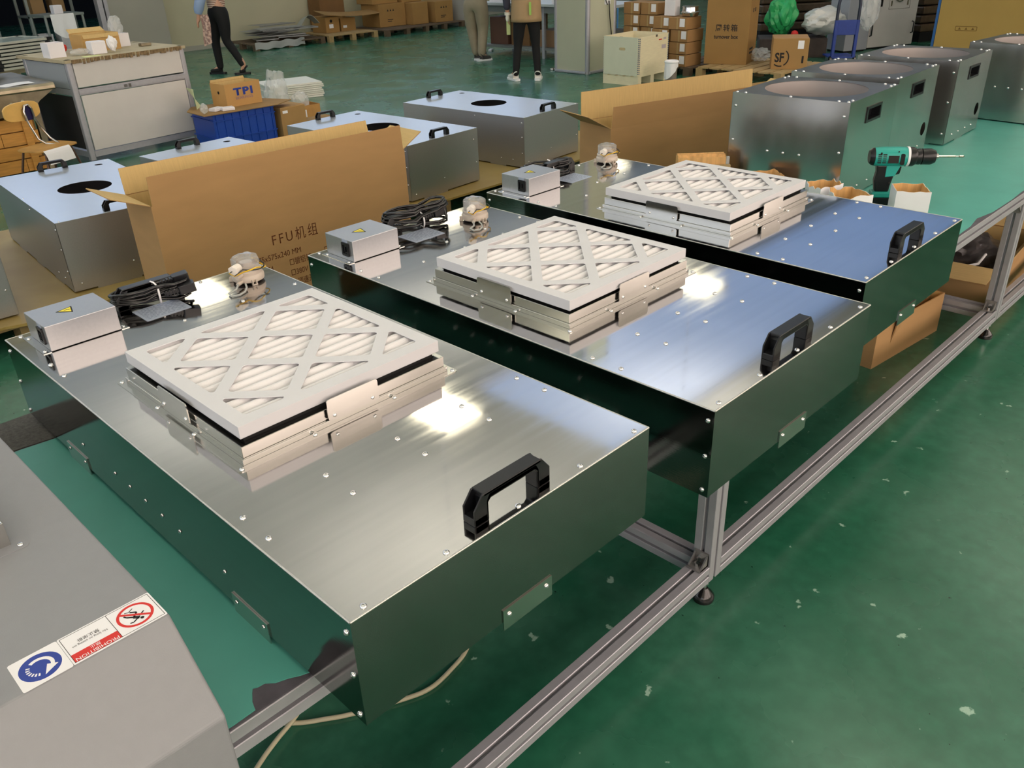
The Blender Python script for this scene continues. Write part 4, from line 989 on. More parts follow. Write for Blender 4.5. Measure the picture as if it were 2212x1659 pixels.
# ------------------------------------------------------------------ blue crate, labelled carton and neighbours
RB = math.radians(-2)
bc = thing('blue_crate', 'blue ribbed plastic crate with a board laid on top', 'crate', (2.86, 5.88, 0), RB)
w_, d_, h_ = .56, .42, .285
MB().plate(rounded(rect(.012, .012, w_ - .012, d_ - .012), .02), [rounded(rect(.02, .02, w_ - .02, d_ - .02), .02)], .004, h_).build('crate_walls', BLUEP, bc)
MB().box((.02, .02, .002), (w_ - .02, d_ - .02, .008)).build('crate_bottom', BLUEP, bc)
for z in (.085, .225, h_ - .012): MB().plate(rounded(rect(0, 0, w_, d_), .02), [rounded(rect(.013, .013, w_ - .013, d_ - .013), .02)], z, z + .007).build('rim_band', BLUEP, bc)
for k in range(8): MB().box((.03 + k * .07, .003, .006), (.036 + k * .07, .013, h_ - .006)).build('rib', BLUEP, bc)
for k in range(6): MB().box((w_ - .013, .03 + k * .07, .006), (w_ - .003, .036 + k * .07, h_ - .006)).build('rib', BLUEP, bc)
bd = thing('cover_board', 'brown board laid over the blue crate', 'board', (2.80, 5.86, h_ + .001), RB)
MB().plate([(-.02, -.01), (.62, -.02), (.82, .10), (.66, .46), (.1, .48), (-.02, .3)], [], 0, .006).build('board', CARDD, bd)
tp = carton('open_carton', 'brown open carton printed TPI on the board over the blue crate', (3.08, 6.02, h_ + .0072), math.radians(4), .335, .21, .178, {'b': (.02, 10)}, m=pm('tpi_card', (190, 148, 90), .8, 0, var=.04, scale=8))
text('lettering', 'TPI', .078, BLUEPR, tp, Matrix.Translation((.17, -.0012, .085)) @ Matrix.Rotation(math.pi / 2, 4, 'X'), 'CENTER', 1.5, .0035, 1.2)
text('lettering', 'BEARINGS', .03, pm('faded_violet_print', (120, 100, 130), .7), tp, Matrix.Translation((.17, -.0012, .052)) @ Matrix.Rotation(math.pi / 2, 4, 'X'), 'CENTER', 1.2)
MB().cyl((-.002, .1, .11), (.003, .1, .11), .012, 14).build('hand_hole', DARKIN, tp)
bag('plastic_film', 'crumpled clear film at the left end of the board over the blue crate', 'bag', (2.83, 5.93, .2935), .04, FILM, 21, (.7, 1, 1), 3)
for k, (x, y, r) in enumerate(((2.92, 5.93, .3), (2.97, 5.9, -.2))):
    small_box('white_card_box', ['small flattened white box with black slot on the blue crate board', 'small flattened white box nearest the front of the blue crate board'][k], (x, y, .2925 + .001), r, .1, .07, .022, WHITEB)
t = tag(MB().sheet(lambda u, v: (2.86 + .1 * u * (1 - v) + .02, 6.16 + .12 * u, .294 + .16 * v), 3, 4).build('paper_sheet', pm('pale_green_paper', (206, 214, 170), .8), None, solid=.001), 'pale green sheet standing behind the film on the blue crate', 'paper')
GW = 'white panels stacked on the floor behind the labelled carton'
for k in range(8):
    b = MB().box((0, 0, 0), (.58, .5, .0165)).build('white_board_sheet', pm('white_panel_sheet', (224, 224, 214), .45), None, bevel=.002)
    b.location = (4.36 + .008 * ((k * 3) % 4), 7.55 + .006 * ((k * 5) % 3), .001 + k * .019); b.rotation_euler.z = math.radians(-14)
    tag(b, 'white sheet panel in the floor stack behind the labelled carton, %s' % ['bottom one', 'second from the bottom', 'third from the bottom', 'fourth from the bottom', 'fourth from the top', 'third from the top', 'second from the top', 'topmost'][k], 'panel', GW)
b1 = small_box('brown_carton', 'tall brown carton with small white label, right of the blue crate', (3.46, 5.86, 0), math.radians(2), .25, .24, .245, pm('brown_card2', (168, 132, 82), .8, 0, var=.05, scale=8))
MB().box((.02, -.001, .20), (.07, 0, .222)).build('label', WHITE, b1)
b2 = small_box('brown_carton', 'low taped brown carton holding film, right end of the row of boxes', (3.86, 6.30, 0), math.radians(-4), .27, .2, .15, pm('taped_card2', (186, 140, 78), .4, 0, var=.12, scale=14), True)
MB().box((.1, -.001, .05), (.125, 0, .115)).build('label', WHITE, b2)
bag('plastic_film', 'tall crumpled clear film in front of the stacked white panels', 'bag', (3.90, 6.62, 0.0), .15, FILM, 22, (.7, .6, 1.35), 4, amp=.4)
bag('plastic_film', 'crumpled clear film rising from the low taped carton', 'bag', (4.0, 6.4, .10), .085, FILM, 23, (1, .7, .9), 3, amp=.4)
small_box('brown_carton', 'flat pale carton lying before the low taped carton', (3.72, 5.94, 0), 0, .36, .2, .075, CARDD)

# ------------------------------------------------------------------ pallets and cartons along the back wall
def pallet(name, label, loc, rz, w_, d_, h_=.105, m=WOOD, nb=3, deck=7, top_t=.016):
    t = thing(name, label, 'pallet', loc, rz)
    for i in range(nb):
        x = (w_ - .08) * i / (nb - 1)
        for j in range(3):
            y = (d_ - .08) * j / 2; MB().box((x, y, .0), (x + .08, y + .08, h_ - top_t)).build('block', m, t)
    st = d_ / deck
    for k in range(deck): MB().box((0, k * st, h_ - top_t), (w_, k * st + st * .82, h_)).build('deck_board', m, t)
    return t
pallet('wooden_pallet', 'pallet under the pile of bent metal panels by the wall', (6.72, 11.85, 0), math.radians(-3), 1.25, .95, .09, pm('dark_pallet', (96, 80, 62), .85, 0, var=.15, scale=9))
pallet('wooden_pallet', 'pale wooden pallet carrying the two small holed cartons by the wall', (8.02, 11.74, 0), math.radians(-3), .95, .95, .105)
pallet('wooden_pallet', 'long dark pallet under the big cartons by the wall', (9.05, 11.55, 0), math.radians(2), 1.85, .95, .10, pm('dark_pallet', (96, 80, 62)), 5)
rr = random.Random(31)
MPN = pm('bent_grey_metal', (150, 152, 152), .4, .4, var=.1, scale=20)
for k in range(9):
    L_ = rr.uniform(.35, 1.0); x = 6.82 + rr.uniform(0, .9 - L_ * .7); y = 11.92 + rr.uniform(0, .4); z = .092 + k * .022
    b = MB().sheet(lambda u, v: (L_ * u, .28 * v, .006 * math.sin(u * 3 + k)), 8, 3).box((0, -.002, -.012), (L_, .002, .0))
    o = b.build('sheet_metal_scrap', MPN, None, solid=.002); o.location = (x, y, z + .036); o.rotation_euler = (rr.uniform(-.01, .01), rr.uniform(-.012, .012), rr.uniform(-.35, .35))
    tag(o, 'bent grey sheet metal scrap, number %s up in the pile by the wall' % ('one', 'two', 'three', 'four', 'five', 'six', 'seven', 'eight', 'nine')[k], 'metal scrap', 'bent metal panels piled on the pallet')
tag(MB().sheet(lambda u, v: (7.62 + .42 * u, 12.0 + .15 * v, .22 + .20 * math.sin(math.pi * min(1, u * .75 + .05)) ** 2 * (1 - .2 * v)), 12, 3).build('curved_sheet', pm('pale_foam', (150, 152, 140), .7), None, solid=.006), 'curved pale sheet standing up on the metal pile by the wall', 'sheet')
tag(MB().sheet(lambda u, v: (6.7 + .9 * u, 11.80 + .02 * math.sin(u * 14), .12 - .1 * v + .01 * math.sin(u * 22)), 30, 4).build('film_wrap', FILM, None, solid=.001), 'torn clear wrap hanging from the metal pile pallet', 'film')
def gbox(label, px, pyb, zb, w_, d_, h_, rz=0, m=CARDD, flaps=None, name='brown_carton', marks=False, lab=None, group=None):
    p = gp(px, pyb, zb)
    if flaps: t = carton(name, label, (p.x, p.y, zb + .0005), rz, w_, d_, h_, flaps, m=m, mi=m)
    else: t = small_box(name, label, (p.x, p.y, zb + .0005), rz, w_, d_, h_, m, group=group)
    if group: t['group'] = group
    if marks:
        q = MB()
        for k in range(3): q.plate([(w_ * .3 + k * .06, h_ * .68), (w_ * .3 + .035 + k * .06, h_ * .68), (w_ * .3 + .017 + k * .06, h_ * .78)], [], 0, .001, Matrix.Translation((0, -.0003, 0)) @ Matrix.Rotation(math.pi / 2, 4, 'X'))
        q.box((w_ * .3, -.0015, h_ * .3), (w_ * .3 + .12, -.0005, h_ * .33)).box((w_ * .3, -.0015, h_ * .22), (w_ * .3 + .09, -.0005, h_ * .25))
        q.build('handling_marks', BLACKPR, t)
    if lab:
        a_, b_, c_, d2_ = lab
        MB().box((w_ * a_, -.0012, h_ * b_), (w_ * c_, 0, h_ * d2_)).build('label', WHITE, t)
    return t
DCARD = pm('dark_old_cardboard', (120, 88, 52), .85, 0, var=.1, scale=6); MCARD = pm('mid_cardboard', (158, 122, 70), .85, 0, var=.06, scale=6)
gbox('dark brown carton with white tag at the left end of the back pallet', 645, 68, 0, .34, .3, .26, 0, DCARD, lab=(.35, .45, .5, .85))
t = gbox('small brown carton with round hand hole on the pale pallet', 706, 72.5, .106, .27, .4, .24, 0, MCARD, lab=(.25, .3, .55, .55))
MB().cyl((.11, -.002, .18), (.11, .002, .18), .024, 16).build('hand_hole', DARKIN, t)
gbox('small brown carton with torn front and two labels on the pale pallet', 738, 68, .106, .30, .35, .20, 0, MCARD, {'b': (.05, 20)}, lab=(.15, .25, .4, .45))
tag(MB().sheet(lambda u, v: (8.15 + 1.15 * u, 12.0 + .3 * v, .40 - .07 * math.sin(u * 2.2) + .05 * v), 10, 3).build('cardboard_sheet', CARDD, None, solid=.005), 'loose sheet of brown cardboard lying over the small holed cartons', 'cardboard')
gbox('big dark-sided carton with handling marks on the long pallet, left', 822, 60, .101, .58, .5, .36, 0, MCARD, marks=True)
gbox('plain brown carton in the middle of the long pallet', 893, 54, .101, .36, .5, .35, 0, MCARD)
gbox('brown carton with handling marks at the right end of the long pallet', 942, 49, .101, .42, .5, .34, 0, MCARD, marks=True)
p = gp(822, 60, .101)
small_box('brown_carton', 'carton lying on top of the big carton on the long pallet', (p.x - .05, p.y + .1, .466), 0, .55, .45, .3, MCARD)
small_box('brown_carton', 'second upper carton on the long pallet, above the plain one', (p.x + .56, p.y + .05, .4575), 0, .45, .45, .3, MCARD)
small_box('brown_carton', 'upper carton standing behind the loose cardboard sheet', (8.9 - .45, 12.55, .105), 0, .5, .35, .48, DCARD)
small_box('upright_panel', 'pale upright board at the right end of the long pallet', (10.93, 11.62, 0), 0, .03, .8, .9, pm('pale_board', (170, 168, 160), .6), cat='board')

# ------------------------------------------------------------------ pillar, crate, bin, carton stacks
pl = thing('clad_pillar', 'square cream-panelled pillar with rounded aluminium corners', 'pillar', (7.557, 5.93, 0), math.radians(0))
pl['kind'] = 'structure'; pl.name = 'trim_3'; del pl['label']; del pl['category']
MB().box((.03, .03, .02), (.50, .50, HC)).build('pillar_core', PILLAR, pl)
for a_, b_ in (((.05, .012, .03), (.48, .028, HC)), ((.012, .05, .03), (.028, .48, HC)), ((.05, .502, .03), (.48, .518, HC)), ((.502, .05, .03), (.518, .48, HC))): MB().box(a_, b_).build('panel', PILLAR, pl)
for x in (.03, .5):
    for y in (.03, .5): MB().cyl((x, y, 0), (x, y, HC), .028, 20).build('corner_tube', ALU, pl, smooth=40)
for a_, b_ in (((.03, -.012, 0), (.5, .03, .03)), ((-.012, .03, 0), (.03, .5, .03)), ((.5, .03, 0), (.54, .5, .03))): MB().box(a_, b_).build('foot_profile', ALU, pl, bevel=.008)
sk = MB().box((.30, .000, .72), (.40, .012, .86)).build('wall_socket', WHITE, pl, bevel=.004)
MB().tube([(.31, -.01, .9), (.30, -.012, .76), (.33, -.014, .72)], .005, 6).tube([(.36, -.01, .76), (.37, -.015, .6), (.43, -.012, .3), (.47, -.01, .1)], .006, 6).build('power_lead', BLACKR, sk, smooth=60)
for k, px in enumerate((1195, 1203)):
    p = gp(px, 152, 0); o = small_box('metal_clip', 'shiny metal clip on the floor at the foot of the pillar, %s one' % ['left', 'right'][k], (p.x, p.y, 0), .3, .05, .04, .02, CHROME, cat='part')
o = MB().cyl((0, 0, 0), (.03, .02, .36), .012, 10).build('blue_pole', pm('light_blue_plastic', (90, 150, 206), .4), None); o.location = (8.12, 6.05, .42)
o.location = gp(1332, 110, 0); o.scale = (1, 1, 1.6); tag(o, 'light blue pole leaning behind the plywood crate', 'pole')

pc = thing('plywood_crate', 'pale plywood crate with blue hinged edges on a small pallet', 'crate', (7.216, 4.955, 0), math.radians(2))
cw, cdp = .55, .46
for x0 in (0, .235, .49): MB().box((x0, 0, 0), (x0 + .06, cdp, .085)).build('runner', PLY, pc)
for k in range(5): MB().box((0, k * .1, .085), (cw, k * .1 + .06, .10)).build('deck_board', PLY, pc)
for nm, a_, b_ in (('front_panel', (0, 0, .1), (cw, .012, .478)), ('rear_panel', (0, cdp - .012, .1), (cw, cdp, .478)), ('side_panel', (cw - .012, .012, .1), (cw, cdp - .012, .478))): MB().box(a_, b_).build(nm, PLY, pc)
sp = MB().plate(rect(0, .1, cdp - .024, .478), [rounded(rect(.2, .345, .28, .375), .014)], 0, .012, Matrix.Translation((0, cdp - .012, 0)) @ Matrix.Rotation(-math.pi / 2, 4, 'Z') @ Matrix.Rotation(math.pi / 2, 4, 'X')).build('side_panel', pm('green_white_ply', (206, 208, 184), .6, 0, var=.03, scale=8), pc)
hg = pm('hinge_blue', (70, 96, 130), .4, .4)
for (x, y) in ((-.002, .002), (-.002, cdp - .014), (cw - .012, -.002), (.004, -.002)):
    q = MB()
    for k in range(19): q.box((x, y, .115 + k * .019), (x + .014, y + .012, .115 + k * .019 + .011))
    q.build('hinge_strip', hg, pc)
MB().box((-.003, cdp / 2 - .02, .458), (.001, cdp / 2 + .02, .48)).build('top_clip', pm('clip_dark', (90, 84, 70), .5), pc)
MB().box((.30, -.003, .458), (.33, .001, .48)).build('top_clip', pm('clip_dark', (90, 84, 70), .5), pc)
MB().box((.36, -.001, .42), (.42, 0, .43)).build('red_print', REDPR, pc)
MB().box((.42, -.001, .33), (.50, 0, .37)).box((.45, -.001, .42), (.5, 0, .44)).build('grey_print', pm('faded_print', (180, 170, 176), .7), pc)

p = gp(1448, 186, 0)
bn = thing('waste_bin', 'grey bin with a white bag pulled over its rim', 'bin', (p.x, p.y, 0))
MB().lathe([(0, 0), (.055, 0), (.065, .24), (.062, .24), (.052, .004), (0, .004)], 20).build('bin_body', pm('bin_grey', (120, 112, 104), .5), bn, smooth=40)
def bagf(u, v):
    a = u * 2 * math.pi; dr_ = .17 * (.55 + .45 * math.sin(a * 1.0 - 1.2)) ; r_ = .069 + .004 * math.sin(a * 9) * v
    return (r_ * math.cos(a), r_ * math.sin(a), .252 - v * dr_ - .01)
q = MB().sheet(bagf, 40, 6); q.lathe([(.052, .236), (.056, .25), (.066, .256), (.074, .25), (.075, .238), (.07, .232)], 32)
q.build('bin_bag', WHITE, bn, smooth=60)

pallet('wooden_pallet', 'pale pallet under the tall turnover box', (8.0, 3.74, 0), math.radians(0), .95, 1.02, .12, WOOD, 3)
# stacked small cartons
GS = 'small brown cartons stacked behind the plywood crate'
k_ = 0
pallet('wooden_pallet', 'dark pallet under the small stacked cartons', (8.05, 4.88, 0), 0, .9, 1.0, .09, pm('dark_pallet', (96, 80, 62)))
posn = []
for c in range(4):
    for l in range(4 if c < 2 else 5):
        x = 8.06 + (c % 1) * .1; y = 4.95 + c * .245
        posn.append((8.07 + rr.uniform(-.015, .015) + (.0 if c < 2 else .12), y + rr.uniform(-.01, .01), .0915 + l * .128, l, c))
cols_ = ['nearest column', 'second column', 'third column', 'farthest column']; lv_ = ['bottom', 'second', 'third', 'fourth', 'fifth']
for x, y, z, l, c in posn:
    t = thing('small_carton', 'small carton behind the plywood crate, %s, %s from the floor' % (cols_[c], lv_[l]), 'box', (x, y, z), rr.uniform(-.03, .03), GS)
    MB().box((0, 0, 0), (.3, .228, .122)).build('box_walls', pm('small_carton_card', (156, 120, 76), .8, 0, var=.06, scale=9), t, bevel=.003)
    MB().box((-.001, .02, .03), (0, .085, .112)).build('label', WHITE, t)
    MB().box((-.0008, .105, .002), (0, .125, .12)).build('tape', pm('clear_tape', (176, 150, 104), .25), t)
p = posn[3]
small_box('steel_tin', 'shiny round foil tin on the stacked small cartons', (8.12, 4.95, .605), 0, .01, .01, .01, CHROME, cat='tin')
bpy.data.objects['steel_tin']; 
for o in [o for o in bpy.data.objects if o.name.startswith('steel_tin')]:
    for ch_ in list(o.children): bpy.data.objects.remove(ch_)
    MB().lathe([(0, 0), (.085, 0), (.095, .03), (.1, .032), (.1, .04), (.09, .05), (.085, .09), (.09, .092), (.09, .1), (0, .1)], 28).build('tin_body', CHROME, o, smooth=30); o.location = (8.22, 5.02, .6045)
small_box('white_box', 'white box standing on the stacked small cartons next to the foil tin', (8.14, 5.17, .6045), 0, .1, .14, .16, WHITEB)

tbx = carton('turnover_box', 'tall brown carton printed turnover box standing on a pallet', (8.20, 4.42, .121), math.radians(-73.5 + 0), .001, .001, .001, {}, name='x') if False else None
tt = thing('turnover_box', 'tall brown carton printed turnover box standing on a pallet', 'box', (8.21, 4.80, .1205), math.radians(-72))
MB().box((0, 0, 0), (.47, .42, .72)).build('box_walls', pm('turnover_card', (150, 116, 66), .8, 0, var=.05, scale=5), tt, bevel=.004)
MB().box((.004, .004, .72), (.466, .208, .724)).box((.004, .212, .72), (.466, .416, .724)).build('lid_flap', MCARD, tt)
MT = lambda x, z: Matrix.Translation((x, -.0012, z)) @ Matrix.Rotation(math.pi / 2, 4, 'X')
text('lettering', '\u5468\u8f6c\u7bb1', .075, BLACKPR, tt, MT(.225, .345), 'CENTER', 1., .001, 1.25)
text('lettering', 'turnover box', .056, BLACKPR, tt, MT(.225, .265), 'CENTER', .86, .0015)
q = MB()
for k in range(2): q.box((.4701, .12 + k * .09, .52), (.471, .16 + k * .09, .56))
q.box((.4701, .1, .1), (.471, .3, .12)).box((.4701, .1, .14), (.471, .26, .16)).build('handling_marks', BLACKPR, tt)
sf = thing('brown_carton', 'brown parcel carton with large round SF mark and white label', 'box', (8.206, 3.975, .1205), math.radians(-59))
MB().box((0, 0, 0), (.36, .37, .3)).build('box_walls', pm('sf_card', (162, 126, 76), .8, 0, var=.05, scale=5), sf, bevel=.004)
MB().box((.004, .004, .3), (.356, .183, .303)).box((.004, .187, .3), (.356, .366, .303)).build('lid_flap', CARD, sf)
text('lettering', 'SF', .125, BLACKPR, sf, MT(.03, .075), 'LEFT', .8, .004)
q = MB().plate(arc(.085, .115, .078, .09, -62, 52, 16), [], 0, .0006, MT(0, 0)).plate(arc(.085, .115, .078, .09, -130, -75, 10), [], 0, .0006, MT(0, 0)).build('logo_arc', BLACKPR, sf)
MB().box((.25, -.001, .20), (.31, 0, .28)).build('label', WHITE, sf)
MB().box((.3, -.001, .06), (.32, 0, .13)).build('side_print', BLACKPR, sf)
q = MB()
for k in range(3): q.box((.3601, .05 + k * .05, .13), (.361, .085 + k * .05, .17))
q.build('side_symbols', BROWNPR, sf)

bag('green_plastic_bag', 'crumpled green plastic bag behind the parcel carton', 'bag', (10.08, 4.90, .222), .20, GREENB, 41, (1.0, .8, 1.05), 4, amp=.42)
bag('white_plastic_bag', 'large translucent white plastic bag right of the green bag', 'bag', (10.34, 4.48, .222), .25, FILMW, 42, (1.35, .8, .62), 4)
bag('white_plastic_bag', 'translucent bag hanging over the grey panel behind the hand truck', 'bag', (10.34, 3.93, .3), .2, FILM, 43, (.8, .5, 1.25), 4)
small_box('goods_pile', 'dark covered pile of goods under the plastic bags', (9.72, 4.98, 0), -1.0, .80, .5, .215, pm('dark_goods', (62, 54, 50), .8, 0, var=.3, scale=8), cat='goods')
bag('red_ball', 'small red plastic ball under the white bag', 'ball', (9.98, 4.66, .222), .045, REDPR, 44, (1, 1, 1), 3, amp=.05)
bag('crumpled_film', 'crumpled pale film between turnover box and parcel carton', 'bag', tuple(gp(1640, 132, .12))[:2] + (.1215,), .13, FILM, 45, (1, .8, .5), 4, amp=.4)

# hand truck
tr = thing('hand_truck', 'blue folding hand truck with tube handle standing upright', 'hand truck', (9.80, 4.06, 0), math.radians(-50))
MB().tube([(0, 0, .06), (0, .0, .62), (.01, 0, .70), (.05, 0, .75), (.19, 0, .75), (.23, 0, .70), (.24, 0, .62), (.24, 0, .06)], .018, 10).build('handle_tube', pm('dark_tube', (52, 58, 74), .35, .3), tr, smooth=60)
MB().box((-.012, -.02, .30), (.252, .02, .46)).build('cross_plate', BLUET, tr, bevel=.004)
MB().box((-.018, -.024, .05), (.016, .024, .46)).box((.224, -.024, .05), (.258, .024, .46)).build('side_rail', BLUET, tr, bevel=.004)
MB().box((-.03, -.02, .045), (.27, .32, .062)).build('base_plate', BLUET, tr, bevel=.004)
for x in (-.02, .26): MB().cyl((x - .012, 0, .035), (x + .012, 0, .035), .035, 16).build('wheel', BLACKR, tr)

# grey panel, white cabinet with round grille, khaki carton, goods at the right
t = thing('grey_cabinet', 'tall plain grey cabinet between hand truck and white cabinet', 'cabinet', (10.62, 4.30, 0), math.radians(-24))
MB().box((0, 0, .02), (.36, .34, 1.7)).build('cabinet_body', pm('grey_cabinet_paint', (150, 154, 160), .45), t, bevel=.006); MB().box((.02, .02, 0), (.34, .32, .02)).build('plinth', DARKIN, t)
t = thing('white_cabinet', 'tall white cabinet with round grille and black pull handles', 'cabinet', (11.06, 4.20, 0), math.radians(-24))
MB().box((0, 0, .02), (.74, .6, 1.6)).build('cabinet_body', CABW, t, bevel=.006)
MB().box((.02, .02, 0), (.72, .58, .02)).build('plinth', DARKIN, t)
for x in (.02, .69): MB().tube([(x, -.002, .16), (x, -.03, .17), (x, -.03, .29), (x, -.002, .30)], .008, 8).build('pull_handle', BLACKP, t, smooth=60)
MY = lambda x, y, z: Matrix.Translation((x, y, z)) @ Matrix.Rotation(math.pi / 2, 4, 'X')
q = MB().plate(circle(0, 0, .09, 32), [circle(0, 0, .078, 32)], 0, .012, MY(.42, 0, .63)).build('grille_ring', CHROME, t)
q = MB()
for k in range(9): q.box((.36 + k * .015, -.006, .56), (.366 + k * .015, -.001, .70))
q.build('grille_bars', BLACKP, t)
MB().plate(rect(.26, .46, .60, .60), [rect(.265, .465, .595, .595)], 0, .003, MY(0, 0, 0)).build('hatch_outline', pm('thin_gap', (150, 146, 140), .7), t)
MB().box((.12, -.003, .50), (.155, 0, .64)).build('window_slot', DARKIN, t)
for x in (.29, .55): MB().box((x, -.01, .50), (x + .012, 0, .56)).build('latch', BENCHS, t)
kb = thing('large_carton', 'very large khaki carton at the right with faint brown print', 'box', tuple(gp(2010, 128, 0))[:2] + (0,), math.radians(-84))
MB().box((0, 0, 0), (1.9, .7, 1.2)).build('box_walls', pm('khaki_card', (166, 138, 74), .75, 0, var=.04, scale=3), kb, bevel=.005)
MB().plate([(0, 0), (1.9, 0), (1.88, -.3), (.02, -.3)], [], 1.2, 1.206).build('lid_flap', MCARD, kb)
MB().box((-.03, 0, .1), (-.002, .68, 1.1)).build('blue_edge_strip', pm('blue_strip', (40, 90, 150), .4), kb)
q = MB().plate(rounded(rect(.2, .32, .43, .37), .01), [rounded(rect(.206, .326, .424, .364), .008)], 0, .001, MY(0, -.0003, 0))
for k in range(3): q.plate([(.23 + k * .07, .332), (.262 + k * .07, .332), (.246 + k * .07, .358)], [], 0, .001, MY(0, -.0003, 0))
for r_ in range(3):
    for c in range(5): q.box((1.2 + c * .13, -.0016, .33 + r_ * .05), (1.26 + c * .13, -.0003, .35 + r_ * .05))
q.build('handling_marks', pm('khaki_print', (110, 84, 34), .8), kb)
text('lettering', 'N/W:  KG', .06, pm('khaki_print', (110, 84, 34), .8), kb, MY(1.42, -.0006, .22), 'LEFT')
t = thing('goods_pile', 'dark wrapped goods stacked between white cabinet and khaki carton', 'goods', (12.1, 3.95, 0), -.4)
for k in range(7): MB().box((0, .02 * (k % 2), .12 + k * .11), (.9, .8, .12 + k * .11 + .098)).build('layer', pm('wrapped_goods', (84, 68, 52), .35, 0, var=.3, scale=14), t, bevel=.02)
MB().box((0, 0, 0), (.9, .8, .12)).build('base', DARKIN, t)
t = thing('goods_pile', 'brown wrapped goods stacked behind the parcel carton and green bag', 'goods', tuple(gp(1640, 85, 0))[:2] + (0,), -.6)
for k in range(6): MB().box((0, .02 * (k % 2), .1 + k * .12), (1.1, .6, .1 + k * .12 + .108)).build('layer', pm('wrapped_goods', (84, 68, 52)), t, bevel=.02)
MB().box((0, 0, 0), (1.1, .6, .1)).build('base', DARKIN, t)
small_box('brown_carton', 'flat carton on the floor behind the plain open carton, left of the blower housings', tuple(gp(1640, 222, 0))[:2] + (0,), -.3, .5, .3, .12, MCARD)

# work table behind the standing persons
wt = thing('work_table', 'long grey work table behind the standing persons', 'table', (8.22, 8.45, 0), math.radians(-86))
MB().box((0, 0, .63), (2.2, .75, .66)).build('table_top', pm('pale_table', (190, 196, 196), .4), wt)
for x in (.04, 1.1, 2.12):
    for y in (.04, .67): MB().box((x, y, 0), (x + .04, y + .04, .63)).build('leg', ALU, wt)
MB().box((.05, .05, .1), (2.15, .7, .13)).build('lower_shelf', pm('shelf_grey', (120, 124, 122), .5), wt)
MB().box((.06, .04, .55), (2.12, .07, .63)).build('apron', pm('shelf_grey', (120, 124, 122), .5), wt)
for k, (x, c, h_) in enumerate(((.10, (96, 66, 52), .34), (.48, (120, 88, 52), .42), (.95, (140, 110, 80), .2), (1.35, (86, 52, 40), .42), (1.75, (110, 112, 112), .22))):
    p = wt.matrix_basis @ Vector((x, .15, 0)); Mw = Matrix.Translation((8.22, 8.45, 0)) @ Matrix.Rotation(math.radians(-86), 4, 'Z'); p = Mw @ Vector((x, .15, .1305))
    small_box('storage_box', ['dark red', 'brown', 'light brown', 'dark brown', 'grey'][k] + ' box on the lower shelf of the work table', p, math.radians(-86), .32, .4, h_, pm('shelf_box_%d' % k, c, .7), k % 2 == 1)
for k, (x, y) in enumerate(((.15, .1), (.5, .2), (1.2, .12))):
    p = Mw @ Vector((x, y, .6605)); small_box('white_tray', 'white tray with parts on the work table, %s' % ['left one', 'middle one', 'right one'][k], p, math.radians(-86), .26, .2, .06, WHITEB, True, cat='tray')

